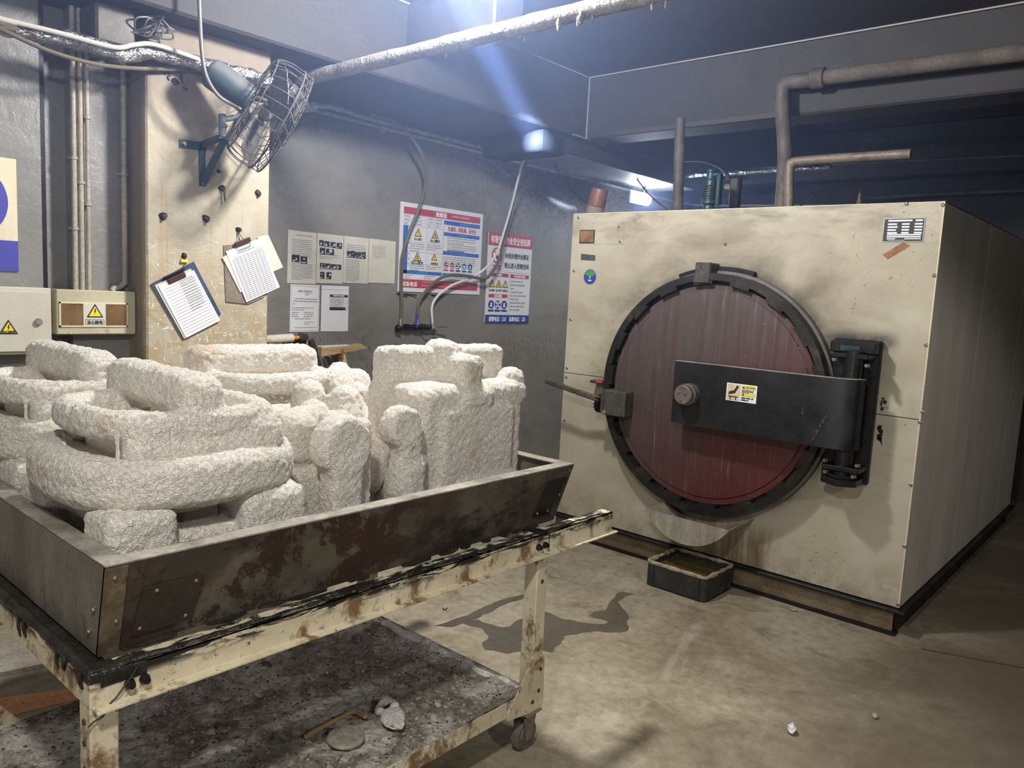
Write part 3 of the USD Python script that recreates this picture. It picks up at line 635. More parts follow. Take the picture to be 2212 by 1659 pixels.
part(t, 'lettering', [P.text('报警电话：110', .145, .033, .030, 2, center=True, width=.205), P.text('急救电话：120', .39, .033, .030, 2, center=True, width=.205)], WHITE_INK, smooth=False, label='white phone line')

# the long yellowed manual sheet, four pages side by side
o = (W0, 2.712, 1.54); t = thing('instruction_sheet', 'long yellowed four-page manual sheet with small black pictures pasted on the wall', 'document', o)
for i in range(4):
    a0, a1 = (0, .211, .418, .626)[i], (.2085, .4155, .6235, .858)[i]
    part(t, 'page', prism([(a0, -.008 + .01 * i), (a1, -.006 + .01 * i), (a1, .316), (a0 + .002, .318)], .0015 + .0006 * (i % 2), o, U, V), PAPER_OLD, smooth=False)
P = Print(t, np.array(o) + (.0022, 0, 0), U, V, .86, .32)
sp = P.lines(.03, .19, .265, 11, .0115, .004, 70, 1, .9) + P.lines(.03, .19, .118, 10, .0105, .004, 71, 1, .95) + P.lines(.235, .40, .188, 3, .012, .004, 72) + P.lines(.235, .40, .092, 1, .012, .004, 73) + P.lines(.44, .61, .265, 5, .0125, .004, 74, 1, .95) + P.lines(.44, .60, .168, 14, .0105, .0035, 75, 1, .7) + P.lines(.655, .80, .275, 8, .0115, .004, 76, 1, .8) + P.lines(.06, .19, .295, 1, .01, .006, 77, 1, .9, .9)
part(t, 'small_print', sp, GREY_PRINT, smooth=False, kind='stuff')
def photo(a, b, w, h, seed):
    p = part(t, 'printed_picture', P.rm(a, b, a + w, b + h, 1), BLACK, smooth=False); g = np.random.default_rng(seed)
    part(p, 'picture_highlight', [P.disc(a + w * g.uniform(.25, .75), b + h * g.uniform(.3, .7), w * g.uniform(.12, .24), 2, 9), P.rm(a + w * .1, b + h * .1, a + w * g.uniform(.4, .8), b + h * g.uniform(.2, .3), 2)], PALE_PRINT, smooth=False)
for i, (a, b, w, h) in enumerate(((.03, .125, .055, .045), (.093, .118, .048, .045), (.228, .238, .035, .036), (.268, .235, .038, .036), (.314, .233, .040, .036), (.362, .230, .042, .038), (.234, .185, .040, .042), (.281, .186, .062, .038), (.237, .097, .034, .034), (.274, .096, .040, .034), (.317, .094, .042, .034), (.362, .094, .040, .034), (.240, .03, .033, .045), (.288, .03, .038, .045), (.446, .18, .030, .04), (.478, .18, .028, .045), (.507, .178, .026, .04), (.535, .178, .027, .042), (.566, .178, .032, .044))): photo(a, b, w, h, i)

def sheet(y, z, label, seed, framed):
    o = (W0, y, z); t = thing('paper_notice', label, 'document', o)
    part(t, 'page', prism([(0, 0), (.216, .001), (.215, .299), (.001, .298)], .0012, o, U, V), PAPER, smooth=False)
    P = Print(t, np.array(o) + (.0014, 0, 0), U, V, .216, .298)
    if framed:
        part(t, 'border', [P.rm(.008, .008, .208, .0095), P.rm(.008, .2885, .208, .29), P.rm(.008, .008, .0095, .29), P.rm(.2065, .008, .208, .29)], GREY_PRINT, smooth=False)
        part(t, 'small_print', P.lines(.055, .16, .262, 1, .02, .010, seed, 1, .99, .99) + P.lines(.11, .15, .245, 2, .008, .004, seed + 1) + P.lines(.035, .205, .212, 1, .01, .006, seed + 2, 1, .99, .99) + P.lines(.02, .205, .197, 2, .017, .006, seed + 3, 1, .98, .08) + P.lines(.015, .18, .155, 2, .013, .005, seed + 4) + P.lines(.015, .07, .126, 3, .013, .006, seed + 5, 1, .9, .9) + P.lines(.1, .18, .126, 3, .013, .005, seed + 6, 1, .9, .8) + P.lines(.035, .15, .086, 1, .01, .005, seed + 7, 1, .99, .99) + P.lines(.105, .18, .064, 2, .012, .004, seed + 8) + P.lines(.03, .20, .03, 1, .01, .004, seed + 9, 1, .99, .99), GREY_PRINT, smooth=False, kind='stuff')
    else:
        part(t, 'black_bar', P.rm(.065, .225, .208, .241), BLACK, smooth=False); part(t, 'black_bar', P.rm(.065, .14, .19, .158), BLACK, smooth=False)
        part(t, 'border', [P.rm(.065, .14, .0665, .241), P.rm(.206, .14, .208, .241), P.rm(.065, .14, .208, .1415)] + [P.rm(.065, b, .206, b + .001) for b in (.211, .198, .185, .172, .159)] + [P.ring(.125, .19, .018, .0165), P.rm(.005, .272, .212, .273)], GREY_PRINT, smooth=False)
        part(t, 'small_print', P.lines(.09, .185, .237, 1, .01, .007, seed, 2, .99, .99), WHITE_INK, smooth=False, kind='stuff')
        part(t, 'small_print', P.lines(.07, .2, .220, 5, .013, .004, seed + 1, 1, .8, .8), GREY_PRINT, smooth=False, kind='stuff')
sheet(2.736, 1.229, 'white printed page with a thin frame, below the long sheet on the left', 90, True)
sheet(2.966, 1.231, 'white page with a small black-headed form, right of the framed page', 110, False)

# blue mandatory sign at the left edge of the picture
w = [(-3.735,1.102,1.988),(-3.735,1.096,1.528),(-3.735,1.095,1.654),(-3.735,1.063,1.808),(-3.735,1.035,1.805)]
o = (-3.739, w[1][1] - .46, w[1][2]); t = thing('mandatory_sign', 'cream board with a blue disc and blue foot band at the left picture edge', 'sign', o)
hh = w[0][2] - w[1][2]
part(t, 'panel', prism([(0, 0), (.46, 0), (.46, hh), (0, hh)], .005, o, U, V), CREAM_BOARD, smooth=False)
P = Print(t, np.array(o) + (.005, 0, 0), U, V, .46, hh)
P.rect('blue_band', 0, 0, .46, w[2][2] - w[1][2], ULTRA)
part(t, 'blue_disc', P.disc(w[3][1] - o[1] - .155, w[3][2] - o[2], .155, 1, 48), ULTRA, smooth=False)

# ---------------------------------------------------------------- electrical boxes and conduits on the left wall
def warn(P, a, b, size, card=None):
    if card: P.rect('warning_card', *card, PAPER_OLD)
    P.triangle(a, b, size, 2, 'bolt')
c = [(-3.6,0.734,1.469),(-3.6,1.179,1.466),(-3.6,1.174,1.191),(-3.6,0.99,1.468),(-3.6,0.983,1.192),(-3.6,1.015,1.306),(-3.6,1.123,1.327)]
y0, y1, z0, z1 = c[0][1], c[1][1], c[2][2], c[1][2]
t = thing('electrical_cabinet', 'large light grey electrical cabinet with a chrome lock at the left edge', 'cabinet', (-3.74, (y0 + y1) / 2, z0))
part(t, 'body', box(-3.74, y0, z0, -3.615, y1, z1, .004), CAB); part(t, 'door', box(-3.616, y0 + .02, z0 + .012, -3.60, y1 - .016, z1 - .015, .003), CAB)
part(t, 'lock', [cyl((-3.60, c[6][1], c[6][2]), (-3.588, c[6][1], c[6][2]), .0145, 20, .003)], STEEL, label='chrome lock')
P = Print(t, (-3.5995, y0, z0), U, V, y1 - y0, z1 - z0)
P.triangle(c[5][1] - y0, c[5][2] - z0, .068, 1, 'bolt'); part(t, 'lettering', P.text('当心触电', c[5][1] - y0, c[5][2] - z0 - .020, .0085, 4, center=True), BLACK, smooth=False)
c = [(-3.65,1.211,1.462),(-3.65,1.525,1.462),(-3.65,1.524,1.268),(-3.65,1.221,1.417),(-3.65,1.505,1.409),(-3.65,1.504,1.302),(-3.65,1.319,1.409),(-3.65,1.411,1.407),(-3.65,1.41,1.302),(-3.65,1.364,1.36),(-3.65,1.363,1.319)]
y0, y1, z0, z1 = c[0][1], 1.542, c[2][2], c[1][2]
t = thing('distribution_box', 'flat green-cream distribution box with a smoked window beside the pillar', 'cabinet', (-3.74, (y0 + y1) / 2, z0))
part(t, 'body', box(-3.74, y0, z0, -3.655, y1, z1, .004), CAB_OLD)
a0, a1, b0, b1 = c[3][1], c[4][1], c[5][2], c[4][2]
part(t, 'window_frame', [box(-3.656, a0, b0, -3.650, a1, b0 + .006), box(-3.656, a0, b1 - .006, -3.650, a1, b1), box(-3.656, a0, b0, -3.650, a0 + .006, b1), box(-3.656, a1 - .006, b0, -3.650, a1, b1)], CREAM_BOARD)
part(t, 'window', box(-3.656, a0 + .006, b0 + .006, -3.652, a1 - .006, b1 - .006), SMOKED)
P = Print(t, (-3.6515, a0, b0), U, V, a1 - a0, b1 - b0)
m0 = c[9][1] - a0; P.rect('warning_card', m0 - .048, .005, m0 + .045, b1 - b0 - .006, PAPER_OLD); P.triangle(m0, .072, .07, 2, 'bolt')
part(t, 'caption_frame', [P.rm(m0 - .04, .010, m0 + .038, .0115, 2), P.rm(m0 - .04, .031, m0 + .038, .0325, 2), P.rm(m0 - .04, .010, m0 - .0385, .0325, 2), P.rm(m0 + .0365, .010, m0 + .038, .0325, 2)], BLACK, smooth=False)
part(t, 'lettering', P.text('当心触电', m0, .021, .012, 3, center=True), BLACK, smooth=False)

for i, (px, top, clips) in enumerate(((162, 620, (300, 515)), (175, 622, (362,)), (190, 623, (424, 424)))):
    pass
pc = [(-3.715,1.31,1.911),(-3.715,1.338,1.915),(-3.715,1.366,1.919),(-3.715,1.519,1.939),(-3.715,1.515,1.498),(-3.715,1.483,1.467)]
zc = (-3.66,1.359,1.461)[2] if False else z1
for i, (yy, lab) in enumerate(((pc[0][1], 'leftmost of three cream conduits rising side by side above the smoked box'), (pc[1][1], 'middle one of three cream conduits rising above the smoked box'), (pc[2][1], 'rightmost of three cream conduits rising side by side above the smoked box'))):
    t = thing('conduit', lab, 'pipe', (-3.715, yy, zc)); part(t, 'pipe', cyl((-3.715, yy, zc), (-3.715, yy, 2.65), .0115 - .001 * i, 14), CONDUIT)
    for zz in ((1.72, 2.02), (1.92,), (1.83, 2.2))[i]:
        part(t, 'clip', [cyl((-3.715, yy, zz), (-3.715, yy, zz + .012), .015, 14), box(-3.74, yy - .02, zz, -3.727, yy + .02, zz + .012)], CONDUIT)
yy = pc[3][1]
t = thing('conduit', 'single cream conduit with a bottom elbow close to the pillar', 'pipe', (-3.715, yy, zc))
part(t, 'pipe', tube(spline([(-3.715, yy, 2.65), (-3.715, yy, 2.0), (-3.715, yy, zc + .075), (-3.715, yy - .006, zc + .035), (-3.712, yy - .028, zc + .016), (-3.708, yy - .05, zc + .012), (-3.705, yy - .06, zc - .002)], 6), .0125, 14), CONDUIT)
part(t, 'clip', [cyl((-3.715, yy, 1.98), (-3.715, yy, 1.992), .017, 14), box(-3.74, yy - .024, 1.98, -3.727, yy + .024, 1.992)], CONDUIT)

# ---------------------------------------------------------------- things on the pillar
yz = lambda L: [(p[1], p[2]) for p in L]
FX = -3.55
q = [(-3.545,1.561,1.501),(-3.545,1.76,1.614),(-3.545,1.897,1.372),(-3.545,1.71,1.251)]
t = thing('clipboard', 'navy clipboard with ruled white form sheets, hanging tilted at the left of the pillar', 'clipboard', (FX, q[0][1], q[0][2]))
part(t, 'board', prism(yz(q), .004, (FX + .004, 0, 0), U, V), NAVY_BOARD, smooth=False)
q2 = [(-3.54,1.577,1.497),(-3.54,1.744,1.581),(-3.54,1.88,1.345),(-3.54,1.714,1.254)]; part(t, 'page', prism(yz(q2), .002, (FX + .0085, 0, 0), U, V), PAPER_OLD, smooth=False, label='yellowed sheet underneath')
q3 = [(-3.54,1.592,1.494),(-3.54,1.758,1.575),(-3.54,1.89,1.341),(-3.54,1.721,1.258)]; part(t, 'page', prism(yz(q3), .0015, (FX + .012, 0, 0), U, V), PAPER, smooth=False)
a, b, d = (np.array(q3[i]) for i in (0, 1, 3)); eu, ev = unit(b - a), unit(a - d); eu = eu * (0, 1, 1); ev = unit(np.cross((1, 0, 0), eu))
P = Print(t, np.array([FX + .0142, d[1], d[2]]), eu, ev, .2, .3); L = np.linalg.norm(a - d); Wd = np.linalg.norm(b - a)
part(t, 'ruled_lines', [P.rm(.006, L * f, Wd - .006, L * f + .0012) for f in np.linspace(.06, .9, 17)], PALE_PRINT, smooth=False, kind='stuff')
part(t, 'small_print', P.lines(Wd * .45, Wd * .9, L * .93, 13, L * .045, .004, 200, 1, .9, .6), GREY_PRINT, smooth=False, kind='stuff')
m = (np.array(q3[0]) + np.array(q3[1])) / 2; m[0] = FX + .016
part(t, 'clip', [bar(m - eu * .045, m + eu * .045, .012, .026, .004, up=ev)], BROWN_STEEL); part(t, 'clip_lever', bar(m - eu * .055 + ev * .022, m + eu * .05 + ev * .022, .02, .01, .003, up=ev), DARK)
h = (-3.54,1.711,1.63); part(t, 'string', [tube(spline([h, (FX + .01, h[1] + .012, h[2] - .02), m + ev * .02 + eu * .02], 5), .002, 6)], WIRE); part(t, 'hanger_tag', box(FX, h[1] - .012, h[2] - .022, FX + .012, h[1] + .02, h[2] - .008), YELLOW)

q = [(-3.545,1.909,1.7),(-3.545,2.067,1.726),(-3.545,2.127,1.459),(-3.545,2.043,1.422),(-3.545,1.923,1.431)]
t = thing('clipboard', 'brown clipboard with a ruled white table sheet, hanging at the right of the pillar', 'clipboard', (FX, q[0][1], q[0][2]))
part(t, 'board', prism(yz(q), .004, (FX + .002, 0, 0), U, V), CARD, smooth=False)
q2 = [(-3.54,2.084,1.755),(-3.54,2.145,1.771),(-3.54,2.232,1.615),(-3.54,2.169,1.586)]; part(t, 'page', prism(yz(q2), .0015, (FX + .007, 0, 0), U, V), PAPER_OLD, smooth=False, label='yellowed sheet sticking out at the right')
q2 = [(-3.54,1.9,1.643),(-3.54,1.947,1.668),(-3.54,2.03,1.493),(-3.54,1.995,1.478)]; part(t, 'page', prism(yz(q2), .0015, (FX + .009, 0, 0), U, V), PAPER_OLD, smooth=False)
q3 = [(-3.54,1.916,1.672),(-3.54,2.092,1.748),(-3.54,2.213,1.513),(-3.54,2.028,1.431)]; part(t, 'page', prism(yz(q3), .0015, (FX + .011, 0, 0), U, V), PAPER, smooth=False)
a, b, d = (np.array(q3[i]) for i in (0, 1, 3)); eu = unit((b - a) * (0, 1, 1)); ev = unit(np.cross((1, 0, 0), eu))
P = Print(t, np.array([FX + .0132, d[1], d[2]]), eu, ev, .2, .3); L = np.linalg.norm(a - d); Wd = np.linalg.norm(b - a)
part(t, 'ruled_lines', [P.rm(.012, L * f, Wd - .012, L * f + .0011) for f in np.linspace(.04, .82, 24)] + [P.rm(Wd * f, L * .04, Wd * f + .0011, L * .82) for f in np.linspace(.06, .94, 9)], GREY_PRINT, smooth=False, kind='stuff')
part(t, 'small_print', P.lines(Wd * .25, Wd * .8, L * .9, 1, .02, .006, 230, 1, .9, .9), GREY_PRINT, smooth=False, kind='stuff')
m = np.array((-3.53,1.999,1.723))
part(t, 'clip', [bar(m - eu * .045, m + eu * .045, .014, .022, .004, up=ev)], BROWN_STEEL)
part(t, 'clip_wire', tube(np.array([m - eu * .04, m - eu * .035 - ev * .03, m + eu * .035 - ev * .03, m + eu * .04]), .0015, 6), WIRE)
h = (-3.54,1.98,1.77); part(t, 'string', [tube(np.array([h, m - eu * .012]), .0018, 6), tube(np.array([h, m + eu * .012]), .0018, 6)], WIRE)
for i, (p, lab) in enumerate((((-3.55,1.898,1.964), 'rusty bolt with a hanging rod below the fan bracket'), ((-3.55,2.09,1.962), 'rusty wall bolt near the right edge of the pillar'), ((-3.55,1.62,1.801), 'rusty wall bolt near the left edge of the pillar'), ((-3.55,1.823,1.81), 'rusty wall bolt in the middle of the pillar'), ((-3.55,1.988,1.777), 'rusty bolt that carries the brown clipboard'), ((-3.55,1.716,1.634), 'rusty bolt that carries the navy clipboard'), ((-3.55,1.884,2.04), 'small rusty bolt right under the fan bracket'))):
    r = (.013, .013, .015, .015, .012, .012, .008)[i]
    t = thing('wall_bolt', lab, 'bolt', p); part(t, 'plug', lump((0, 0, 0), r * 1.25, 40 + i).apply_transform(trimesh.transformations.translation_matrix(np.array(p) + (0, 0, -r * .8))), DARK)
    part(t, 'stud', cyl(p, np.array(p) + (.022, 0, 0), r * .45, 8), BROWN_STEEL)
    if i == 0: part(t, 'rod', cyl(np.array(p) + (.018, .004, 0), np.array(p) + (.022, .008, -.055), .0045, 8), BROWN_STEEL)
m = (-3.55,1.69,2.395); g = np.random.default_rng(4)
solo('mortar_scar', [lump((m[0] - .01, m[1] + g.normal(0, .03), m[2] + g.normal(0, .014)), .016, 60 + i, (.6, 1, 1)) for i in range(22)], DARK, 'rough dark mortar scar high on the pillar', 'scar', kind='stuff')

# ---------------------------------------------------------------- the fan
n = unit((.29, .85, -.44)); C = np.array((-3.27,1.969,2.293)); Fr = frame(n); ex, ey = Fr[:, 0], Fr[:, 1]
t = thing('wall_fan', 'dusty teal industrial wall fan with a wire cage, tilted down from the pillar', 'fan', (-3.55, 1.8, 1.97))
rear = np.array((-3.38,1.769,2.43)); d = unit(C - n * .06 - rear); rear = C - d * .06 - d * .235
ax = d
part(t, 'motor', lathe([(0, .038), (.0, .056), (.008, .064), (.02, .068), (.19, .068), (.205, .064), (.212, .05), (.212, .0)], rear, ax, 32), TEAL)
part(t, 'motor_recess', lathe([(-.001, .0), (-.001, .034), (.006, .036)], rear, ax, 20), CABLE_BLACK)
def ringp(r, off, n_=48): th = np.linspace(0, 2 * PI, n_, endpoint=False); return C + n * off + r * (np.cos(th)[:, None] * ex + np.sin(th)[:, None] * ey)
for r, off, w in ((.25, .045, .0045), (.225, -.075, .003), (.155, -.092, .003), (.09, -.096, .003), (.245, .085, .003), (.16, .105, .0025)): part(t, 'guard_ring', tube(ringp(r, off), w, 6, closed=True), WIRE)
for k in range(28):
    th = k * 2 * PI / 28; e = math.cos(th) * ex + math.sin(th) * ey; e2 = math.cos(th + .16) * ex + math.sin(th + .16) * ey
    part(t, 'guard_wire', tube(spline([C + e * .07 - n * .096, C + e * .155 - n * .092, C + e * .222 - n * .078, C + e * .248 - n * .02, C + e * .249 + n * .045], 4), .002, 5), WIRE)
    part(t, 'guard_wire', tube(np.array([C + e * .247 + n * .045, C + e2 * .25 + n * .085, C + e2 * .16 + n * .105, C + e2 * .03 + n * .11]), .002, 5), WIRE)
for k in range(3):
    th = k * 2 * PI / 3 + .5; e = math.cos(th) * ex + math.sin(th) * ey; s = np.cross(n, e)
    P4 = []
    for r, w0, tw in ((.035, .035, .6), (.09, .095, .5), (.15, .125, .42), (.205, .115, .36), (.222, .075, .34)):
        for sgn in (-1, 1): P4.append(C + e * r + sgn * w0 * (s * math.cos(tw) + n * math.sin(tw)) * .9 + n * -.01)
    P4 = np.array(P4); F4 = []
    for i in range(4): F4 += [(2 * i, 2 * i + 1, 2 * i + 3), (2 * i, 2 * i + 3, 2 * i + 2)]
    nn = len(P4); allv = np.vstack([P4, P4 + n * .003]); fs = F4 + [(c_ + nn, b_ + nn, a_ + nn) for a_, b_, c_ in F4]
    rim = [0, 2, 4, 6, 8, 9, 7, 5, 3, 1]
    for i in range(10): a_, b_ = rim[i], rim[(i + 1) % 10]; fs += [(a_, b_, b_ + nn), (a_, b_ + nn, a_ + nn)]
    part(t, 'blade', trimesh.Trimesh(allv, fs, process=False), BLADE, smooth=False)
part(t, 'hub', lathe([(-.02, .0), (-.02, .035), (.02, .035), (.03, .02), (.03, 0)], C - n * .01, n, 18), BLADE)
post = np.array((-3.37,1.807,2.179)); top = np.array((-3.37,1.804,2.271))
part(t, 'post', [cyl(post - (0, 0, .01), top, .016, 14, .003), cyl(post + (0, 0, .035), post + (0, 0, .05), .019, 14)], DUST)
part(t, 'yoke', [bar(top - (0, 0, .025), C - ax * .11 + (0, 0, -.075), .022, .022, .003), bar(C - ax * .11 + (0, 0, -.075), C - ax * .12, .03, .03, .004), cyl(C - ax * .11 + (0, 0, -.085), C - ax * .13 + (0, 0, -.03), .018, 12)], DUST)
a = [(-3.545,1.694,2.14),(-3.545,1.799,2.144),(-3.545,1.801,2.126),(-3.545,1.802,1.964)]
br = part(t, 'wall_bracket', [bar(a[0], np.array(a[1]) + (0, .02, 0), .006, .036, .001), bar(np.array(a[1]) + (0, 0, .02), a[3], .03, .006, up=(1, 0, 0)), bar(np.array(a[1]) + (.003, 0, .008), post + (-.005, 0, -.008), .006, .034, .001), bar(np.array(a[3]) + (.004, .0, .012), post + (0, .006, -.022), .034, .006, .001, up=(1, 0, 0)), box(post[0] - .022, post[1] - .03, post[2] - .02, post[0] + .022, post[1] + .03, post[2] - .012, .002)], BRACKET)
for p in (np.array(a[0]) + (.003, .018, .0), np.array(a[3]) + (.003, 0, .01)): part(br, 'bolt', [cyl(p, p + (.008, 0, 0), .010, 6), cyl(p, p + (.014, 0, 0), .005, 8)], SCREW)
e = C + ex * .1 + ey * .12
cp = [(-3.3,1.66,2.735),(-3.3,1.662,2.662),(-3.3,1.673,2.496),(-3.3,1.694,2.397),(-3.3,1.745,2.332),(-3.3,1.809,2.306),(-3.3,1.854,2.294)]
part(t, 'power_cable', tube(spline(cp, 8), .0085, 10), CABLE)

# ---------------------------------------------------------------- pipes, cables and ducts overhead
t = thing('overhead_pipe', 'thick frosted grey pipe crossing the ceiling above the trolley, with flaking lagging', 'pipe', (-1.2, 2.42, 2.6))
pp = np.array([(x, 2.42, 2.603) for x in np.arange(-3.7, 2.4, .03)]); rr = .030 + .005 * (meshkit.noise(pp * 17, 3)) + .003 * meshkit.noise(pp * 50, 5)
part(t, 'lagging', tube(pp, rr, 18), LAG)
g = np.random.default_rng(8)
for i in range(9): x = (-1.95, -1.86, -1.84, -1.80, -2.15, -2.6, -2.3, -1.55, -1.5)[i]; part(t, 'hanging_flake', lump((x, 2.42 + g.normal(0, .012), 2.603 - .055 - .01 * g.random()), .009 + .008 * (i < 3), 80 + i, (.6, .6, 1.6)), LAG)

w = spline([(-3.42, -3.9, 2.47), (-3.42, -.9, 2.465)] + [(-3.42,0.863,2.448),(-3.42,0.963,2.448),(-3.42,1.164,2.451),(-3.42,1.361,2.45),(-3.42,1.443,2.481),(-3.42,1.529,2.503),(-3.42,1.721,2.492)], 6)
solo('pipe', tube(w, .010, 12), CONDUIT_W, 'smooth white pipe bent over the foil-wrapped pipe at upper left', 'pipe')
fp = [(-3.47, -3.9, 2.43), (-3.47, -2.9, 2.43), (-3.47, -1.9, 2.43), (-3.47, -.9, 2.43), (-3.47, .1, 2.43)] + [(-3.47,0.874,2.423),(-3.47,0.976,2.431),(-3.47,1.214,2.45),(-3.47,1.372,2.446),(-3.47,1.423,2.439),(-3.47,1.522,2.479),(-3.47,1.662,2.487),(-3.47,1.768,2.488)] + [(-3.47, 2.0, 2.49), (-3.5, 2.25, 2.48), (-3.76, 2.5, 2.49), (-4.05, 2.85, 2.60), (-4.15, 3.4, 2.612), (-4.15, 5.0, 2.608), (-4.15, 5.85, 2.605), (-4.08, 5.98, 2.602), (-3.6, 6.0, 2.60), (-2.2, 6.02, 2.60)]
s = spline(fp, 26); fr = np.where(s[:, 1] > 2.5, .019, .030)[:, None] + .012 * (meshkit.noise(s * 30, 2)[:, None] - .4) + .010 * np.stack([meshkit.noise(s * 22 + k * 5., k) - .5 for k in range(14)], 1)
solo('foil_pipe', tube(s, np.clip(fr, .014, .05), 14), FOIL, 'crumpled foil-wrapped pipe running past the pillar and along the wall top', 'pipe', smooth=25)
w = spline([(-3.42, -3.9, 2.47), (-3.42, -.9, 2.47)] + [(-3.42,0.862,2.435),(-3.42,0.962,2.412),(-3.43,1.118,2.379),(-3.46,1.296,2.377),(-3.5,1.496,2.411),(-3.525,1.796,2.482)], 8)
solo('sagging_hose', tube(np.vstack([w, spline([w[-1], (-3.525, 2.05, 2.42), (-3.6, 2.3, 2.43)], 6)]), .0085, 10), HOSE, 'thin clear hose sagging below the foil pipe to the fan', 'hose')
solo('conduit', [tube(spline([(-4.235, 2.2, 2.61), (-4.235, 2.8, 2.600), (-4.235, 5.2, 2.582), (-4.235, 7.0, 2.57), (-4.22, 7.55, 2.575), (-4.0, 7.66, 2.565), (-2.2, 7.66, 2.5)], 6), .0125, 10)] + [box(-4.26, y - .012, 2.56, -4.22, y + .012, 2.592) for y in (3.4, 4.6, 5.75)], CONDUIT_W, 'thin white conduit along the top of the notice wall', 'pipe')
solo('cable_bundle', [tube(spline([(-4.15, 2.3, 2.63), (-4.17, 3.0, 2.66 + .012 * k), (-4.16 + .02 * k, 4.0, 2.635 + .01 * k), (-4.17, 5.3, 2.62 + .008 * k)], 8), .011, 8) for k in range(3)], CABLE_BLACK, 'dark cables lying behind the foil pipe above the notices', 'cable', kind='stuff')
q = [(-3.45,1.337,2.461),(-3.45,1.498,2.531),(-3.45,1.499,2.679)]
solo('trunking_box', box(-3.74, q[0][1] - .0, q[0][2] + .03, -3.53, q[1][1], 2.65, .01), grime('brown_duct', (.085, .074, .062), (.06, .052, .044), 3., rough=.6, bump=.05), 'brownish sheet metal box under the ceiling left of the pillar', 'duct', smooth=False)
q = (-3.5,1.555,2.621); g = np.random.default_rng(12)
solo('wire_tangle', [tube(spline([(q[0] - .1, q[1] - .02 + g.normal(0, .02), 2.645), (q[0] + g.normal(0, .02), q[1] + g.normal(0, .03), q[2] + g.normal(0, .02)), (q[0] + .01, q[1] + g.normal(0, .05), q[2] - .03 + g.normal(0, .02)), (q[0] - .04, q[1] - .06 + g.normal(0, .02), q[2] - .06)], 6), .004, 6) for k in range(14)], CABLE, 'tangle of thin grey wires at the top of the pillar', 'wires', kind='stuff')

# the trunking under the beam, near the back
t = thing('cable_trunking', 'long sheet metal cable trunking under the beam above the wall lamp', 'duct', (-3.6, 5.2, 2.53))
part(t, 'channel', box(-3.92, 4.35, 2.535, -3.46, 6.2, 2.649, .006), SOOT, smooth=False)
part(t, 'tray_plate', box(-3.98, 4.45, 2.525, -3.47, 6.3, 2.534), grime('dull_zinc', (.13, .13, .13), (.08, .08, .08), 4., rough=.6), smooth=False)
part(t, 'junction_box', box(-4.0, 4.12, 2.50, -3.44, 4.36, 2.649, .01), MATT, smooth=False)
def cable(name, pts, r, m, label, n=8, cat='cable'): return solo(name, tube(spline(pts, n), r, 8), m, label, cat)
cable('cable', [(-3.9,4.809,2.703),(-3.95,5.15,2.638),(-4,5.545,2.642),(-3.95,5.749,2.666),(-3.9,5.818,2.673)], .009, CONDUIT_W, 'pale cable looping below the trunking')
cable('cable', [(-3.8,5.192,2.689),(-3.8,5.456,2.683),(-3.85,5.743,2.658)], .007, CONDUIT_W, 'second short pale cable below the trunking')
cable('cable', [(-3.7,4.472,2.622),(-3.75,4.617,2.557),(-3.7,4.695,2.414),(-3.45,4.52,2.278),(-3.05,4.141,2.139)], .006, CABLE_BLACK, 'thin black cable hanging from the trunking to the pink beacon')
cable('cable', [(-3.8,5.632,2.654),(-3.7,5.666,2.569),(-3.3,5.264,2.356),(-2.95,4.867,2.22),(-2.8,4.746,2.154)], .006, grime('rust_cable', (.22, .12, .06), (.14, .08, .05), 9.), 'thin brown cable hanging in front of the lit lamp')
cable('cable', [(-3.464,5.6,2.638),(-3.274,5.6,2.65),(-3.069,5.6,2.646),(-2.928,5.6,2.605),(-2.846,5.6,2.551),(-2.801,5.6,2.473)], .018, CABLE_BLACK, 'thick black cable arching over the back of the autoclave')
cable('thin_pipe', [(-4.021,6.6,2.702),(-3.467,6.6,2.717),(-2.821,6.6,2.728),(-1.064,6.6,2.693)], .013, LAG_DARK, 'thin dark pipe running across near the back wall', 3, 'pipe')
cable('thin_pipe', [(-2.398,7.5,2.557),(-1.9,7.5,2.568),(-1.179,7.5,2.571)], .02, LAG_DARK, 'thin dark pipe low on the back wall at the right', 3, 'pipe')

# ---------------------------------------------------------------- lamps
q = [(-3.72,5.904,2.403),(-3.72,5.777,2.407)]
t = thing('bulkhead_lamp', 'small lit white bulkhead lamp hanging under the trunking behind the autoclave', 'lamp', q[0])
part(t, 'bracket', bar((q[0][0] - .03, q[0][1] + .02, 2.53), (q[0][0] - .03, q[0][1] + .02, q[0][2] + .02), .012, .012), DARK)
part(t, 'base', box(q[0][0] - .075, q[1][1] - .04, q[0][2] - .04, q[0][0] - .055, q[0][1] + .06, q[0][2] + .07, .01), LAMP_BASE)
part(t, 'diffuser', box(q[0][0] - .055, q[0][1] - .072, q[0][2] - .046, q[0][0] + .03, q[0][1] + .072, q[0][2] + .05, .028), GLASS_WHITE, label='glowing white diffuser')
for L, lab in ((LAMP3, 'holder of the added fill bulb on the right'), (LAMP, 'hanging bulb holder over the trolley, just above the picture'), (LAMP2, 'holder of the added fill bulb above the viewer')):  # the fill bulbs are added; the one over the trolley is the main bulb
    t = thing('hanging_lamp', lab, 'lamp', L)
    part(t, 'holder', lathe([(.075, 0), (.075, .02), (.082, .026), (.13, .024), (.14, .012), (.14, 0)], L, (0, 0, 1), 16), CABLE_BLACK); part(t, 'flex', cyl((L[0], L[1], L[2] + .14), (L[0], L[1], 3.07), .004, 6), CABLE_BLACK)

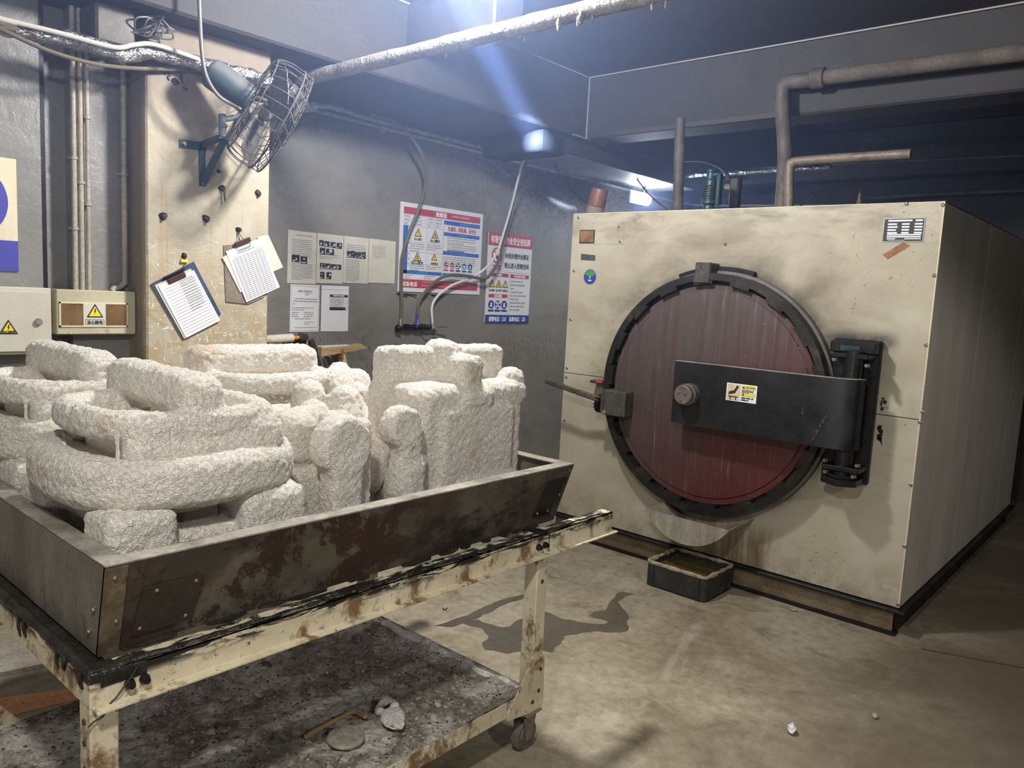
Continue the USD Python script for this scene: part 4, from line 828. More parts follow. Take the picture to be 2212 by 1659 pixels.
S0 = np.array((-2.253,1.995,2.8)); zd = unit(S0 - (-3.56, 4.24, 2.56))
t = thing('streak_spot', 'small black spot can added for the blue streak, unseen above the picture', 'lamp', S0 + zd * .07)  # fixture added to go with the streak light
part(t, 'can', lathe([(0, .0), (0, .07), (.12, .07), (.15, .04), (.15, 0)], S0 + zd * .07, zd, 20), CABLE_BLACK); part(t, 'stem', cyl(S0 + zd * .15, (S0[0] + zd[0] * .15, S0[1] + zd[1] * .15, 3.07), .01, 8), CABLE_BLACK)
# ---------------------------------------------------------------- hoses and valves on the wall
HX = -4.20
def hose(pts, r, m, label): return solo('water_hose', tube(spline(pts, 8), r, 10), m, label, 'hose')
hose([(-4.215,3.602,1.284),(-4.215,3.609,1.414),(-4.215,3.599,1.543),(-4.2,3.585,1.671),(-4.18,3.575,1.782),(-4.17,3.619,1.928),(-4.15,3.678,2.092),(-4.12,3.704,2.251),(-4.08,3.661,2.367),(-4.05,3.571,2.467),(-4.05,3.392,2.596),(-4.06,3.164,2.616)], .0115, HOSE, 'clear brown-tinged hose arching down the left side of the large notice')
hose([(-4.21,3.756,1.324),(-4.21,3.768,1.451),(-4.2,3.852,1.553),(-4.19,3.94,1.617),(-4.18,4.046,1.65),(-4.17,4.206,1.651),(-4.16,4.374,1.638),(-4.15,4.449,1.685),(-4.14,4.515,1.796),(-4.13,4.565,1.996),(-4.1,4.587,2.192),(-4,4.548,2.41),(-3.9,4.593,2.67)], .0115, HOSE, 'middle clear hose that dips between the two notices')
hose([(-4.215,3.912,1.278),(-4.215,3.896,1.403),(-4.21,3.943,1.489),(-4.2,4.07,1.572),(-4.185,4.262,1.639),(-4.135,4.368,1.723),(-4.12,4.468,1.846),(-4.1,4.514,2.008),(-4.06,4.545,2.221),(-3.97,4.507,2.419),(-3.91,4.487,2.531),(-3.84,4.532,2.664)], .0095, HOSE_WHITE, 'shiny white hose sweeping up between the two notices to the ceiling')
t = thing('valve_manifold', 'plated pipe manifold with two blue-handled ball valves below the large notice', 'valve', (-4.26, 3.75, 1.25))
v = [(-4.215,3.603,1.257),(-4.215,3.763,1.264),(-4.215,3.913,1.257)]
z = v[1][2]; ys = [p[1] for p in v]
part(t, 'manifold_pipe', [cyl((-4.215, ys[0] - .03, z), (-4.215, ys[2] + .02, z), .016, 14), cyl((-4.215, ys[0] + .04, z), (-4.215, ys[0] + .075, z), .022, 6), cyl((-4.215, ys[1] - .03, z), (-4.215, ys[1] + .05, z), .024, 8, .004), cyl((-4.215, ys[1] + .065, z), (-4.215, ys[1] + .11, z), .021, 6), cyl((-4.215, ys[0] - .035, z - .01), (-4.215, ys[0], z - .01), .024, 8, .005)], DARK)
part(t, 'wall_stub', cyl((-4.26, ys[1] + .03, z), (-4.215, ys[1] + .03, z), .014, 10), DARK)
for yy, m in ((ys[0], BRASS), (ys[1], BRASS), (ys[2], BRASS)): part(t, 'hose_nozzle', lathe([(0, .017), (.02, .017), (.022, .012), (.05, .012), (.052, .015), (.058, .015), (.06, .011)], (-4.215, yy, z), (0, 0, 1), 12), m)
part(t, 'valve_body', box(-4.235, ys[2] - .022, z - .018, -4.195, ys[2] + .022, z + .018, .006), BRASS)
p0 = np.array((-4.195, ys[1] - .035, z + .015)); part(t, 'valve_handle', [bar(p0, p0 + (.02, -.012, .085), .018, .005, .0015)], HANDLE_BLUE, label='blue lever')
p0 = np.array((-4.19, ys[2] + .02, z)); part(t, 'valve_handle', [bar(p0, p0 + (.02, .075, .0), .018, .006, .0015)], HANDLE_BLUE, label='blue lever')
part(t, 'cable', tube(spline([(-4.21, ys[1] + .02, z - .02), (-4.2, ys[1] + .09, z - .055), (-4.2, ys[2] + .02, z - .03)], 6), .005, 8), CABLE_BLACK)
for i, yy in enumerate((ys[0] + .03, ys[1] - .05, ys[1] + .2)): part(t, 'hose_hook', bar((-4.258, yy - .04, 1.495), (-4.235, yy + .05, 1.49), .008, .008), DARK)

# ---------------------------------------------------------------- long tools leaning on the wall behind the moulds
tl = [(-4.02,2.431,1.2),(-4.02,2.602,1.209),(-4.02,2.646,1.216),(-4.02,2.695,1.21)]
t = thing('push_mop', 'long-handled cream roller with orange core leaning on the wall by the pillar', 'mop', (-3.98, tl[0][1], 0))
part(t, 'roller', lathe([(0, .01), (0, .022), (.006, .026), (np.linalg.norm(np.array(tl[1]) - tl[0]) + .05, .026), (np.linalg.norm(np.array(tl[1]) - tl[0]) + .056, .02)], np.array(tl[0]) - (0, .05, 0), np.array(tl[1]) - tl[0], 18), ROLL)
part(t, 'core', cyl(np.array(tl[0]) - (0, .05, .018), np.array(tl[2]) + (0, .02, 0), .012, 12), ORANGE, label='orange core')
part(t, 'end_cap', bar(np.array(tl[2]) + (0, .0, .003), np.array(tl[3]) + (0, .01, .0), .05, .05, .012), CABLE_BLACK)
part(t, 'pole', cyl((-3.9, tl[0][1] - .02, 0), np.array(tl[0]) + (0, .03, -.02), .013, 10), ORANGE)
q = [(-4.05,2.581,1.195),(-4.05,2.725,1.202),(-4.05,2.718,1.072),(-4.05,2.605,1.098)]
t = thing('cloth_bag', 'maroon cloth bag hanging behind the roller', 'bag', (-4.05, q[0][1], q[3][2]))
part(t, 'body', prism([(p[1], p[2]) for p in q] , .05, (-4.10, 0, 0), U, V), MAROON); q = [(-4,2.67,1.143),(-4,2.709,1.128),(-4,2.724,1.057),(-4,2.669,1.045)]; part(t, 'pink_lining', prism([(p[1], p[2]) for p in q], .03, (-4.06, 0, 0), U, V), PINK, label='pink cloth bulging out at the right')
part(t, 'strap', tube(spline([(-4,2.681,1.218),(-4,2.695,1.19),(-4,2.676,1.151)], 5), .004, 6), PINK); part(t, 'hook', bar((-4.26, (-4.05,2.65,1.197)[1], 1.2), (-4.05, (-4.05,2.65,1.197)[1], 1.19), .01, .01), DARK)
b = [(-4,2.717,1.203),(-4,2.791,1.012)]; top = np.array(b[0]); dirn = unit(np.array(b[1]) - top)
solo('black_tube', [tube(np.array([top, top + dirn * (top[2] / -dirn[2])]), .020, 14)], CABLE_BLACK, 'black plastic tube leaning on the wall between bag and wooden rake', 'tube')
r = [(-4.05,2.81,1.121),(-4.05,3.173,1.148),(-4.05,2.983,1.123),(-4.05,3.038,0.96)]
t = thing('wooden_rake', 'wooden T-shaped rake with a thick crossbar leaning on the wall', 'rake', (-4.0, r[2][1], 0))
a, c2 = np.array(r[0]), np.array(r[1]); part(t, 'crossbar', hull(np.vstack([a + np.array(k) for k in ((-.03, 0, -.028), (.03, 0, -.028), (-.03, 0, .028), (.03, 0, .028))] + [c2 + np.array(k) for k in ((-.02, 0, -.012), (.02, 0, -.012), (-.02, -.05, .02), (.02, -.05, .02))])), WOOD)
part(t, 'pad', bar(a + (0, .005, .03), (a + c2) / 2 + (0, .03, .022), .055, .012, .004), ROLL, label='grey felt pad on top'); part(t, 'binding', bar((a + c2) / 2 + (0, -.03, -.03), (a + c2) / 2 + (0, -.015, -.03), .07, .065, .004), TAPE)
top = np.array(r[2]); dirn = unit(np.array(r[3]) - top); part(t, 'pole', tube(np.array([top, top + dirn * (top[2] / -dirn[2])]), .016, 12), WOOD_PALE, label='pale wooden pole')
for i, (p0, p1) in enumerate((([(-4.2,2.978,1.079),(-4.2,3.039,0.98)]), ([(-4.2,3.036,1.084),(-4.2,3.087,0.947)]))):
    d_ = unit(np.array(p1) - p0); solo('thin_board', bar(p0, np.array(p0) + d_ * (p0[2] / -d_[2]), .06, .012), grime('grey_board_%d' % i, (.24, .22, .19), (.17, .155, .13), 5., rough=.8), ('left', 'right')[i] + ' one of two thin grey boards standing behind the wooden rake', 'board')

# ---------------------------------------------------------------- the autoclave
X0, X1, YF, ZT, ZB, YB = -3.02, -.92, 3.965, 2.055, .135, 6.9
NF = (XR, V)      # print axes on its front
av = thing('autoclave', 'large cream dewaxing autoclave with a round dark red door', 'autoclave', (-1.97, YF, 0))
front = part(av, 'front_panel', prism([(X0, 1.055), (X1, 1.055), (X1, ZT), (X0, ZT)], .006, (0, YF + .006, 0), *NF), OVEN, smooth=False)
part(av, 'front_panel', prism([(X0, ZB), (X1, ZB), (X1, 1.051), (X0, 1.051)], .006, (0, YF + .006, 0), *NF), OVEN, smooth=False)
part(av, 'inner_frame', box(X0 + .004, YF + .006, ZB, X1 - .004, YB, ZT - .004), DARK, smooth=False)
for y0_, y1_ in ((YF + .007, 5.02), (5.024, 6.3), (6.304, YB)): part(av, 'side_panel', box(X1 - .004, y0_, ZB, X1, y1_, ZT), OVEN_SIDE, smooth=False)
part(av, 'side_panel', box(X0, YF + .007, ZB, X0 + .004, YB, ZT), OVEN_SIDE, smooth=False)
part(av, 'top_panel', box(X0, YF + .007, ZT - .004, X1, YB, ZT), OVEN_SIDE, smooth=False)
part(av, 'corner_edge', [bar((X1 - .002, YF + .001, ZB), (X1 - .002, YF + .001, ZT), .006, .006, .002), bar((X0, YF + .001, ZT - .002), (X1, YF + .001, ZT - .002), .005, .005, .002)], CREAM_BOARD)
for p in [(-0.929,3.965,2.038),(-0.932,3.965,1.722),(-0.932,3.965,1.403),(-0.915,3.965,1.091),(-0.922,3.965,1.042),(-0.929,3.965,0.741),(-0.926,3.965,0.441),(-0.924,3.965,0.152),(-2.978,3.965,2.031),(-2.989,3.965,1.701),(-2.992,3.965,1.394),(-2.999,3.965,1.082),(-2.998,3.965,1.023),(-2.992,3.965,0.743),(-1.975,3.965,1.866),(-2.67,3.965,1.969),(-2.656,3.965,1.881),(-1.083,3.965,2.05)]:
    part(av, 'screw', lathe([(0, .009), (.003, .009), (.005, .006), (.005, .0035), (.003, .003), (.003, 0)], p, (0, -1, 0), 10), SCREW)
bf = part(av, 'base_frame', [box(X0 - .03, YF - .04, .116, X1 + .035, YB, .130, .003), box(X0, YF + .01, 0, X1 - .02, YF + .03, .116), box(X0 - .02, YF - .03, 0, X1, YF + .03, .012), box(X1 - .03, YF + .03, 0, X1 - .01, YB, .116)], DARK, label='black steel base flange')
part(bf, 'rusty_web', box(X0, YF + .002, .012, X1 - .022, YF + .009, .114), grime('rusty_web', (.12, .085, .05), (.2, .15, .095), 6., rough=.8, bump=.3))
# door, locking ring
DX, DZ = -1.97, 1.043
from shapely.geometry import Point, Polygon
from shapely import affinity
def arcs(r0, r1, a0, a1, n=24):
    th = np.linspace(a0, a1, n); return Polygon([(DX + r1 * math.cos(t), DZ + r1 * math.sin(t)) for t in th] + [(DX + r0 * math.cos(t), DZ + r0 * math.sin(t)) for t in th[::-1]])
ringp2 = Point(DX, DZ).buffer(.66, quad_segs=32).difference(Point(DX, DZ).buffer(.603, quad_segs=32))
for k in range(18): ringp2 = ringp2.difference(arcs(.59, .622, k * 2 * PI / 18 - .085 + .1, k * 2 * PI / 18 + .085 + .1, 8))
part(av, 'collar', prism(Point(DX, DZ).buffer(.675, quad_segs=32).difference(Point(DX, DZ).buffer(.60, quad_segs=32)), .05, (0, YF, 0), *NF), grime('collar_grey', (.16, .15, .14), (.10, .09, .08), 5., rough=.5, metal=.3))
lr = part(av, 'locking_ring', prism(ringp2, .07, (0, YF - .048, 0), *NF), RING, label='dark toothed locking ring')
part(av, 'ring_recess', prism(Point(DX, DZ).buffer(.64, quad_segs=32).difference(Point(DX, DZ).buffer(.58, quad_segs=32)), .006, (0, YF - .049, 0), *NF), CABLE_BLACK, smooth=False)
for k in range(18): part(lr, 'lug', prism(arcs(.607, .628, k * 2 * PI / 18 - .05 + .1, k * 2 * PI / 18 + .05 + .1, 6), .025, (0, YF - .05, 0), *NF), RING, smooth=False)
part(av, 'door', lathe([(0, .604), (.042, .604), (.046, .600), (.046, .572), (.052, .566), (.056, .5), (.06, .3), (.061, 0)], (DX, YF - .04, DZ), (0, -1, 0), 96), DOOR, label='dark red door with grey runs')
part(av, 'sooty_hood', prism(arcs(.66, .70, 1.3, 1.95), .03, (0, YF, 0), *NF), DARK)
q = [(-2.082,3.83,1.759),(-1.99,3.83,1.648)]
part(av, 'door_catch', [box(q[0][0], 3.845, q[1][2] + .02, q[1][0], 3.955, q[0][2], .006), box(q[0][0] - .002, 3.838, q[1][2], q[1][0] + .002, 3.875, q[1][2] + .03, .004)], grime('catch_iron', (.085, .075, .062), (.05, .044, .038), 9., c2=(.16, .12, .07), s2=14., rough=.5, metal=.3))
# swinging arm and hinge
outer = spline([(-2.10, 3.742), (-1.7, 3.735), (-1.4, 3.728), (-1.25, 3.735), (-1.165, 3.765), (-1.135, 3.82)], 6)[:, :2] if False else spline([(a, b, 0) for a, b in ((-2.10, 3.742), (-1.7, 3.735), (-1.4, 3.728), (-1.25, 3.735), (-1.165, 3.765), (-1.135, 3.82))], 6)[:, :2]
inner = [(-1.175, 3.82), (-1.19, 3.79), (-1.26, 3.775), (-1.4, 3.768), (-1.7, 3.775), (-2.10, 3.782)]
arm = part(av, 'door_arm', prism([tuple(p) for p in outer] + inner, .335, (0, 0, .888), XR, (0, 1, 0)), ARM, label='blue-black swinging door arm')
part(arm, 'top_edge', prism([tuple(p + (0, .001)) for p in outer] + inner, .003, (0, 0, 1.223), XR, (0, 1, 0)), IRON_EDGE)
part(arm, 'stiffener', [box(-2.02, 3.775, .93, -1.9, 3.90, 1.18, .006), box(-1.62, 3.775, .95, -1.56, 3.90, 1.15, .006)], ARM)
c = (-1.997,3.735,1.055)
part(arm, 'boss', [cyl((c[0], 3.745, c[2]), (c[0], 3.69, c[2]), .058, 28, .004), cyl((c[0], 3.69, c[2]), (c[0], 3.655, c[2]), .052, 28, .006)], grime('boss_grey', (.12, .115, .105), (.2, .185, .16), 8., rough=.5, metal=.4))
for dx, dz in ((-.022, .012), (.02, .012), (-.006, -.03)): part(arm, 'boss_pin', cyl((c[0] + dx, 3.66, c[2] + dz), (c[0] + dx, 3.65, c[2] + dz), .008, 10, .002), TAPE)
q = [(-1.786,3.733,1.142),(-1.622,3.733,1.051)]
st = part(arm, 'caution_sticker', box(q[0][0], 3.7345, q[1][2], q[1][0], 3.7315, q[0][2]), PAPER, smooth=False, label='white and yellow caution sticker')
class Sub(Node): pass
P = Print(av, (q[0][0], 3.7312, q[1][2]), XR, V, q[1][0] - q[0][0], q[0][2] - q[1][2]); w, h = P.w, P.h
part(av, 'sticker_print', [P.rm(w * .5, h * .76, w * .95, h * .94), P.rm(w * .5, h * .36, w * .95, h * .54)], YELLOW, smooth=False)
part(av, 'sticker_print', [P.rm(w * .04, h * .06, w * .46, h * .94)], WOOD_PALE, smooth=False)
part(av, 'sticker_print', [P.poly([(w * .08, h * .35), (w * .3, h * .45), (w * .42, h * .85), (w * .35, h * .9), (w * .26, h * .62), (w * .1, h * .52)], 2), P.rm(w * .08, h * .22, w * .4, h * .28, 2), P.rm(w * .14, h * .06, w * .17, h * .22, 2), P.rm(w * .32, h * .06, w * .35, h * .22, 2)] + [P.poly([(w * .53, h * .78), (w * .61, h * .78), (w * .57, h * .92)], 2), P.poly([(w * .53, h * .38), (w * .61, h * .38), (w * .57, h * .52)], 2)] + P.lines(w * .52, w * .93, h * .70, 3, h * .07, h * .035, 7, 1) + P.lines(w * .52, w * .93, h * .28, 2, h * .12, h * .07, 8, 1), BLACK, smooth=False)
part(av, 'lettering', P.text('CAUTION', w * .78, h * .85, .0085, 2, center=True), BLACK, smooth=False)
hg = part(av, 'hinge_plate', box(-1.335, 3.925, .705, -1.115, YF, 1.405, .006), DARK, label='greasy black hinge plate')
part(hg, 'hinge_post', cyl((-1.205, 3.835, .74), (-1.205, 3.835, 1.36), .042, 24, .006), DARK)
part(hg, 'hinge_lug', [box(-1.30, 3.80, 1.318, -1.13, 3.93, 1.340, .004)], DARK); part(hg, 'hinge_lug', [box(-1.29, 3.79, .775, -1.12, 3.93, .80, .004)], DARK)
part(hg, 'hinge_cap', [box(-1.33, 3.86, 1.34, -1.12, 3.93, 1.395, .006)], DARK); part(hg, 'grease_label', box(-1.28, 3.857, 1.352, -1.19, 3.861, 1.376), VALVE_GREEN)
part(hg, 'hinge_foot', [cyl((-1.205, 3.835, .712), (-1.205, 3.835, .742), .095, 6, .004), cyl((-1.205, 3.835, .742), (-1.205, 3.835, .757), .07, 6, .003)], DARK)
for p in ((-1.27, 3.80, .757), (-1.14, 3.80, .757), (-1.285, 3.815, 1.30), (-1.135, 3.815, 1.285), (-1.28, 3.81, .81), (-1.13, 3.81, .81)): part(hg, 'bolt', [cyl(p, np.array(p) + (0, 0, .014), .012, 6), cyl(np.array(p) - (.0, .02, -.007), np.array(p) + (0, .0, .007), .009, 6)], SCREW)
g = np.random.default_rng(41); CRUST2 = grime('brown_crust', (.10, .075, .045), (.06, .045, .03), 30., rough=.8)
def daub(a, b, y, n, r, m, nm, par):      # a crusted streak of blobs on a face that looks to -y
    a, b = np.array(a), np.array(b); out = []
    for i in range(n):
        c_ = a + (b - a) * g.random() + np.array((g.normal(0, r * .5), 0, g.normal(0, r * .5))); k = lump((0, 0, 0), r * g.uniform(.4, 1.), 300 + i, (.8, .25, 1.2)); k.apply_translation((c_[0], y, c_[2])); out.append(k)
    return part(par, nm, out, m, kind='stuff')
q = [(-1.326,3.72,0.907),(-1.266,3.72,1.04),(-1.37,3.72,0.968),(-1.387,3.72,1.056)]
daub(q[0], q[1], 3.728, 26, .008, CRUST2, 'rust_crust', arm); daub(q[2], q[3], 3.728, 12, .006, CRUST2, 'rust_crust', arm)
q = [(-1.089,3.96,0.904),(-1.091,3.96,0.994),(-1.095,3.96,1.071),(-1.093,3.96,1.116),(-1.128,3.96,1.125),(-1.086,3.96,1.126)]
daub(q[0], q[1], YF, 20, .012, DARK, 'tar_mark', av); daub(q[2], q[3], YF, 8, .012, DARK, 'tar_mark', av); daub(q[4], q[5], YF, 8, .006, DARK, 'tar_mark', av)
# latch, lever
q = [(-2.569,3.8,0.987),(-2.457,3.8,1.007),(-2.426,3.8,0.853)]
lt = part(av, 'latch_block', [box(q[0][0] - .01, 3.775, q[2][2] + .005, q[2][0], 3.90, q[1][2], .006), box(q[0][0] - .022, 3.765, q[2][2] + .02, q[0][0] - .004, 3.92, q[0][2] + .01, .004)], grime('latch_iron', (.07, .066, .06), (.11, .10, .085), 7., rough=.5, metal=.4))
part(lt, 'latch_pin', cyl((q[0][0] + .01, 3.775, q[2][2] + .02), (q[0][0] + .01, 3.755, q[2][2] + .02), .014, 12, .003), IRON_EDGE)
c = np.array((-2.61,3.8,0.916)); gr = Point(0, 0).buffer(.042, quad_segs=10)
for k in range(16): gr = gr.union(affinity.rotate(Polygon([(.036, -.005), (.054, -.003), (.054, .003), (.036, .005)]), k * 22.5, origin=(0, 0)))
part(lt, 'gear', prism(gr, .03, (c[0] - .015, c[1], c[2]), U, V), DARK)
lv = [(-2.991,3.74,1.014),(-2.749,3.74,0.975),(-2.6,3.74,0.943)]
part(lt, 'lever', [bar(lv[0], lv[1], .02, .032, .006), bar(lv[1], np.array(lv[2]) + (.0, .04, 0), .024, .034, .006), bar(np.array(lv[2]) + (-.01, .03, 0), c, .03, .045, .006)], grime('lever_iron', (.075, .06, .045), (.13, .105, .08), 12., rough=.65, metal=.3))
q = [(-2.756,3.9,1.038),(-2.658,3.9,1.021)]
part(av, 'limit_switch', box(q[0][0], 3.88, q[1][2], q[1][0], YF, q[0][2], .004), CABLE_BLACK); part(av, 'switch_button', box(q[0][0] + .05, 3.87, q[0][2] - .012, q[1][0], 3.88, q[0][2] + .006, .003), RED)
# small plates on the front
F = [(-2.959,3.962,1.953),(-2.845,3.962,1.943),(-2.847,3.962,1.873),(-2.848,3.962,1.971),(-2.636,3.962,1.867),(-2.941,3.962,1.807),(-2.832,3.962,1.769),(-2.863,3.962,1.666),(-1.175,3.962,1.986),(-0.993,3.962,1.872),(-1.164,3.962,1.814),(-1.139,3.962,1.793),(-1.046,3.962,1.856),(-1.078,3.962,1.873)]
t = part(av, 'indicator_window', prism([(F[0][0], F[2][2]), (F[1][0], F[2][2]), (F[1][0], F[0][2]), (F[0][0], F[0][2])], .006, (0, YF, 0), *NF), CABLE_BLACK)
part(t, 'amber_lens', prism([(F[0][0] + .006, F[2][2] + .006), (F[1][0] - .006, F[2][2] + .006), (F[1][0] - .006, F[0][2] - .006), (F[0][0] + .006, F[0][2] - .006)], .002, (0, YF - .006, 0), *NF), grime('amber_lens', (.30, .145, .06), (.17, .09, .05), 16., rough=.4))
part(av, 'cover_plate', prism([(F[3][0], F[4][2]), (F[4][0], F[4][2]), (F[4][0], F[3][2]), (F[3][0], F[3][2])], .002, (0, YF, 0), *NF), OVEN, smooth=False)
part(av, 'dark_label', prism([(F[5][0], F[6][2]), (F[6][0], F[6][2] - .004), (F[6][0], F[5][2] - .008), (F[5][0], F[5][2])], .0015, (0, YF, 0), *NF), grime('slate_label', (.07, .08, .085), (.05, .055, .06), 8.), smooth=False)
P = Print(av, (F[7][0], YF - .0002, F[7][2]), XR, V, .1, .1)
part(av, 'round_sticker', P.disc(0, 0, .047, 0, 28), NAVY, smooth=False, label='round blue and green sticker')
part(av, 'sticker_print', P.poly([(.044 * math.cos(a), .044 * math.sin(a)) for a in np.linspace(.35, PI - .35, 14)] + [(-.02, .006), (.01, .002), (.03, .012)], 1), plain('sticker_green', (.06, .20, .08), .5), smooth=False)
part(av, 'sticker_print', [P.rm(-.012, -.026, -.004, -.018, 2), P.rm(.0, -.026, .012, -.018, 2), P.rm(-.003, -.010, .003, .004, 2)], WHITE_INK, smooth=False)
t = part(av, 'nameplate', prism([(F[8][0], F[9][2]), (F[9][0], F[9][2]), (F[9][0], F[8][2]), (F[8][0], F[8][2])], .002, (0, YF, 0), *NF), STEEL, smooth=False, label='black and silver maker\'s plate')
P = Print(t, (F[8][0], YF - .002, F[9][2]), XR, V, F[9][0] - F[8][0], F[8][2] - F[9][2]); w, h = P.w, P.h
part(t, 'black_field', P.rm(.006, .006, w - .006, h - .006), BLACK, smooth=False)
sl = [P.rm(.022, h - .018, w * .7, h - .010, 2), P.rm(w * .77, h - .018, w - .01, h - .010, 2)]
for i in range(4): b = h - .034 - i * .0135; sl += [P.rm(.022, b, w * (.34, .36, .33, .36)[i], b + .008, 2), P.rm(w * .46, b, w * .64, b + .008, 2), P.rm(w * .76, b, w - .01, b + .008, 2)]
sl += [P.rm(.022, .032, w - .012, .038, 2), P.rm(.022, .022, w - .012, .029, 2), P.rm(w * .55, .0135, w - .012, .0185, 2), P.rm(.022, .0135, w * .33, .0185, 2)]
part(t, 'blank_field', sl, plain('plate_silver', (.62, .64, .68), .35), smooth=False)
part(t, 'small_print', P.lines(.03, w - .02, .011, 1, .01, .0035, 3, 2), GREY_PRINT, smooth=False, kind='stuff')
part(av, 'tape_strip', prism([(F[i][0], F[i][2]) for i in (10, 11, 12, 13)], .001, (0, YF, 0), *NF), TAPE, smooth=False, label='strip of brown tape stuck aslant')
# drip chute under the door
q = [(-2.173,3.66,0.397),(-1.683,3.66,0.396),(-1.874,3.66,0.258)]
xa, xb, zt, zm = q[0][0], q[1][0] + .01, (q[0][2] + q[1][2]) / 2, q[2][2]
hw = (xb - xa) / 2; dep = zt - zm; R0 = (hw * hw + dep * dep) / (2 * dep); cz = zm + R0; cx = (xa + xb) / 2; a0 = math.asin(hw / R0)
segm = [(cx + R0 * math.sin(a), cz - R0 * math.cos(a)) for a in np.linspace(-a0, a0, 24)]
seg2 = [(cx + (R0 - .006) * math.sin(a), cz - (R0 - .006) * math.cos(a)) for a in np.linspace(a0, -a0, 24)]
dc = part(av, 'drip_chute', prism(segm + seg2, .30, (0, YF, 0), *NF), grime('chute_grey', (.30, .275, .225), (.2, .17, .13), 6., c2=(.1, .075, .045), s2=18., lo2=.6, hi2=.7, rough=.6))
part(dc, 'front_plate', prism(segm, .006, (0, YF - .299, 0), *NF), grime('chute_plate', (.34, .315, .26), (.25, .22, .17), 5., c2=(.12, .085, .05), s2=14., lo2=.58, hi2=.7, stretch=(3, 1, .6), rough=.6), smooth=False)
# on top of the autoclave
q = [(-2.96,4.1,2.067),(-2.971,4.1,2.212)]
b = np.array((q[0][0], 4.1, ZT)); tp = np.array((q[1][0] + .05, 4.1, ZT + .175))
t = thing('warning_beacon', 'faded pink warning beacon tilted on the left front corner of the autoclave', 'beacon', b)
part(t, 'base', lathe([(0, .052), (.01, .056), (.055, .056), (.06, .05), (.06, 0)], b, tp - b, 22), grime('beacon_grey', (.20, .16, .135), (.14, .115, .1), 7.)); part(t, 'dome', lathe([(.058, .053), (.07, .057), (.155, .055), (.168, .05), (.172, .04), (.172, 0)], b, tp - b, 24), BEACON, label='faded pink dome')
q = [(-2.501,4.35,2.102),(-2.541,4.35,2.566)]
solo('riser_pipe', [cyl((q[0][0], 4.35, ZT - .002), (q[1][0], 4.36, 2.66), .032, 18)], LAG_DARK, 'thin rusty riser pipe standing on the autoclave behind the lit lamp', 'pipe')
q = [(-1.881,4.45,2.121),(-1.941,4.45,2.761),(-1.887,4.45,2.816),(-1.722,4.45,2.813),(-0.768,4.45,2.787)]
t = thing('riser_pipe', 'thick dark riser pipe with an elbow running off to the right above the autoclave', 'pipe', (q[0][0], 4.45, ZT))
part(t, 'pipe', tube(spline([(q[0][0] + .0, 4.45, ZT - .002), (q[0][0] - .01, 4.45, 2.4), (q[1][0], 4.45, q[1][2] - .03), (q[1][0] + .02, 4.45, q[2][2] - .005), (q[2][0] + .05, 4.45, q[3][2]), (q[3][0] + .02, 4.45, q[3][2] + .0)], 8), .042, 18), LAG_DARK)
part(t, 'elbow_flange', [cyl((q[3][0] - .06, 4.45, q[3][2]), (q[3][0] + .02, 4.45, q[3][2]), .056, 16, .006)], LAG_DARK)
part(t, 'cross_run', tube([(q[3][0] + .01, 4.45, q[3][2]), (.5, 4.45, q[4][2] - .005), (2.5, 4.45, q[4][2] - .01)], .042, 18), grime('dusty_pipe', (.095, .083, .07), (.055, .048, .042), 6., bump=.6, rough=.85))
q = [(-1.775,4.3,2.098),(-1.795,4.3,2.31),(-1.756,4.3,2.342),(-1.178,4.3,2.338)]
t = thing('riser_pipe', 'thin pale pipe with a short elbow ending in the air beside the thick riser', 'pipe', (q[0][0], 4.3, ZT))
part(t, 'pipe', tube(spline([(q[0][0], 4.3, ZT - .002), (q[1][0], 4.3, q[1][2]), (q[2][0] - .02, 4.3, q[2][2] - .012), (q[2][0] + .03, 4.3, q[2][2]), (q[3][0], 4.3, q[3][2])], 8), .024, 14), grime('pale_pipe', (.19, .155, .12), (.12, .10, .08), 8., rough=.6, metal=.3))
q = [(-2.216,4.2,2.074),(-2.224,4.2,2.156),(-2.231,4.2,2.236),(-2.236,4.2,2.292),(-2.26,4.2,2.171)]
vx = q[0][0]; t = thing('safety_valve', 'teal spring safety valve standing on the autoclave right of the lit lamp', 'valve', (vx, 4.2, ZT))
part(t, 'body', [lathe([(0, .05), (.02, .05), (.03, .034), (.05, .03), (.06, .045), (.075, .045), (.08, .036), (.19, .034), (.2, .026), (.235, .024), (.24, .03), (.25, .028), (.262, .012), (.262, 0)], (vx, 4.2, ZT), (0, 0, 1), 20)], VALVE_GREEN)
part(t, 'spring', tube([(vx + .036 * math.cos(a) - .0, 4.2 - .003 + .036 * math.sin(a), ZT + .08 + .0022 * a) for a in np.linspace(0, 12 * PI, 150)], .004, 6), CABLE_BLACK); part(t, 'yoke', [box(vx + .045, 4.18, ZT + .05, vx + .07, 4.22, ZT + .23, .005), box(vx - .02, 4.185, ZT + .215, vx + .07, 4.215, ZT + .235, .005)], VALVE_GREEN)
q = [(-2.204,4.5,2.107),(-2.222,4.5,2.304)]
t = thing('actuator_post', 'dark valve post with a brass fitting behind the teal safety valve', 'valve', (q[0][0], 4.5, ZT)); part(t, 'post', box(q[0][0] - .03, 4.47, ZT, q[0][0] + .03, 4.53, ZT + .25, .01), CABLE_BLACK); part(t, 'fitting', cyl((q[0][0] - .07, 4.5, ZT + .2), (q[0][0] - .03, 4.5, ZT + .2), .018, 8, .003), BRASS)
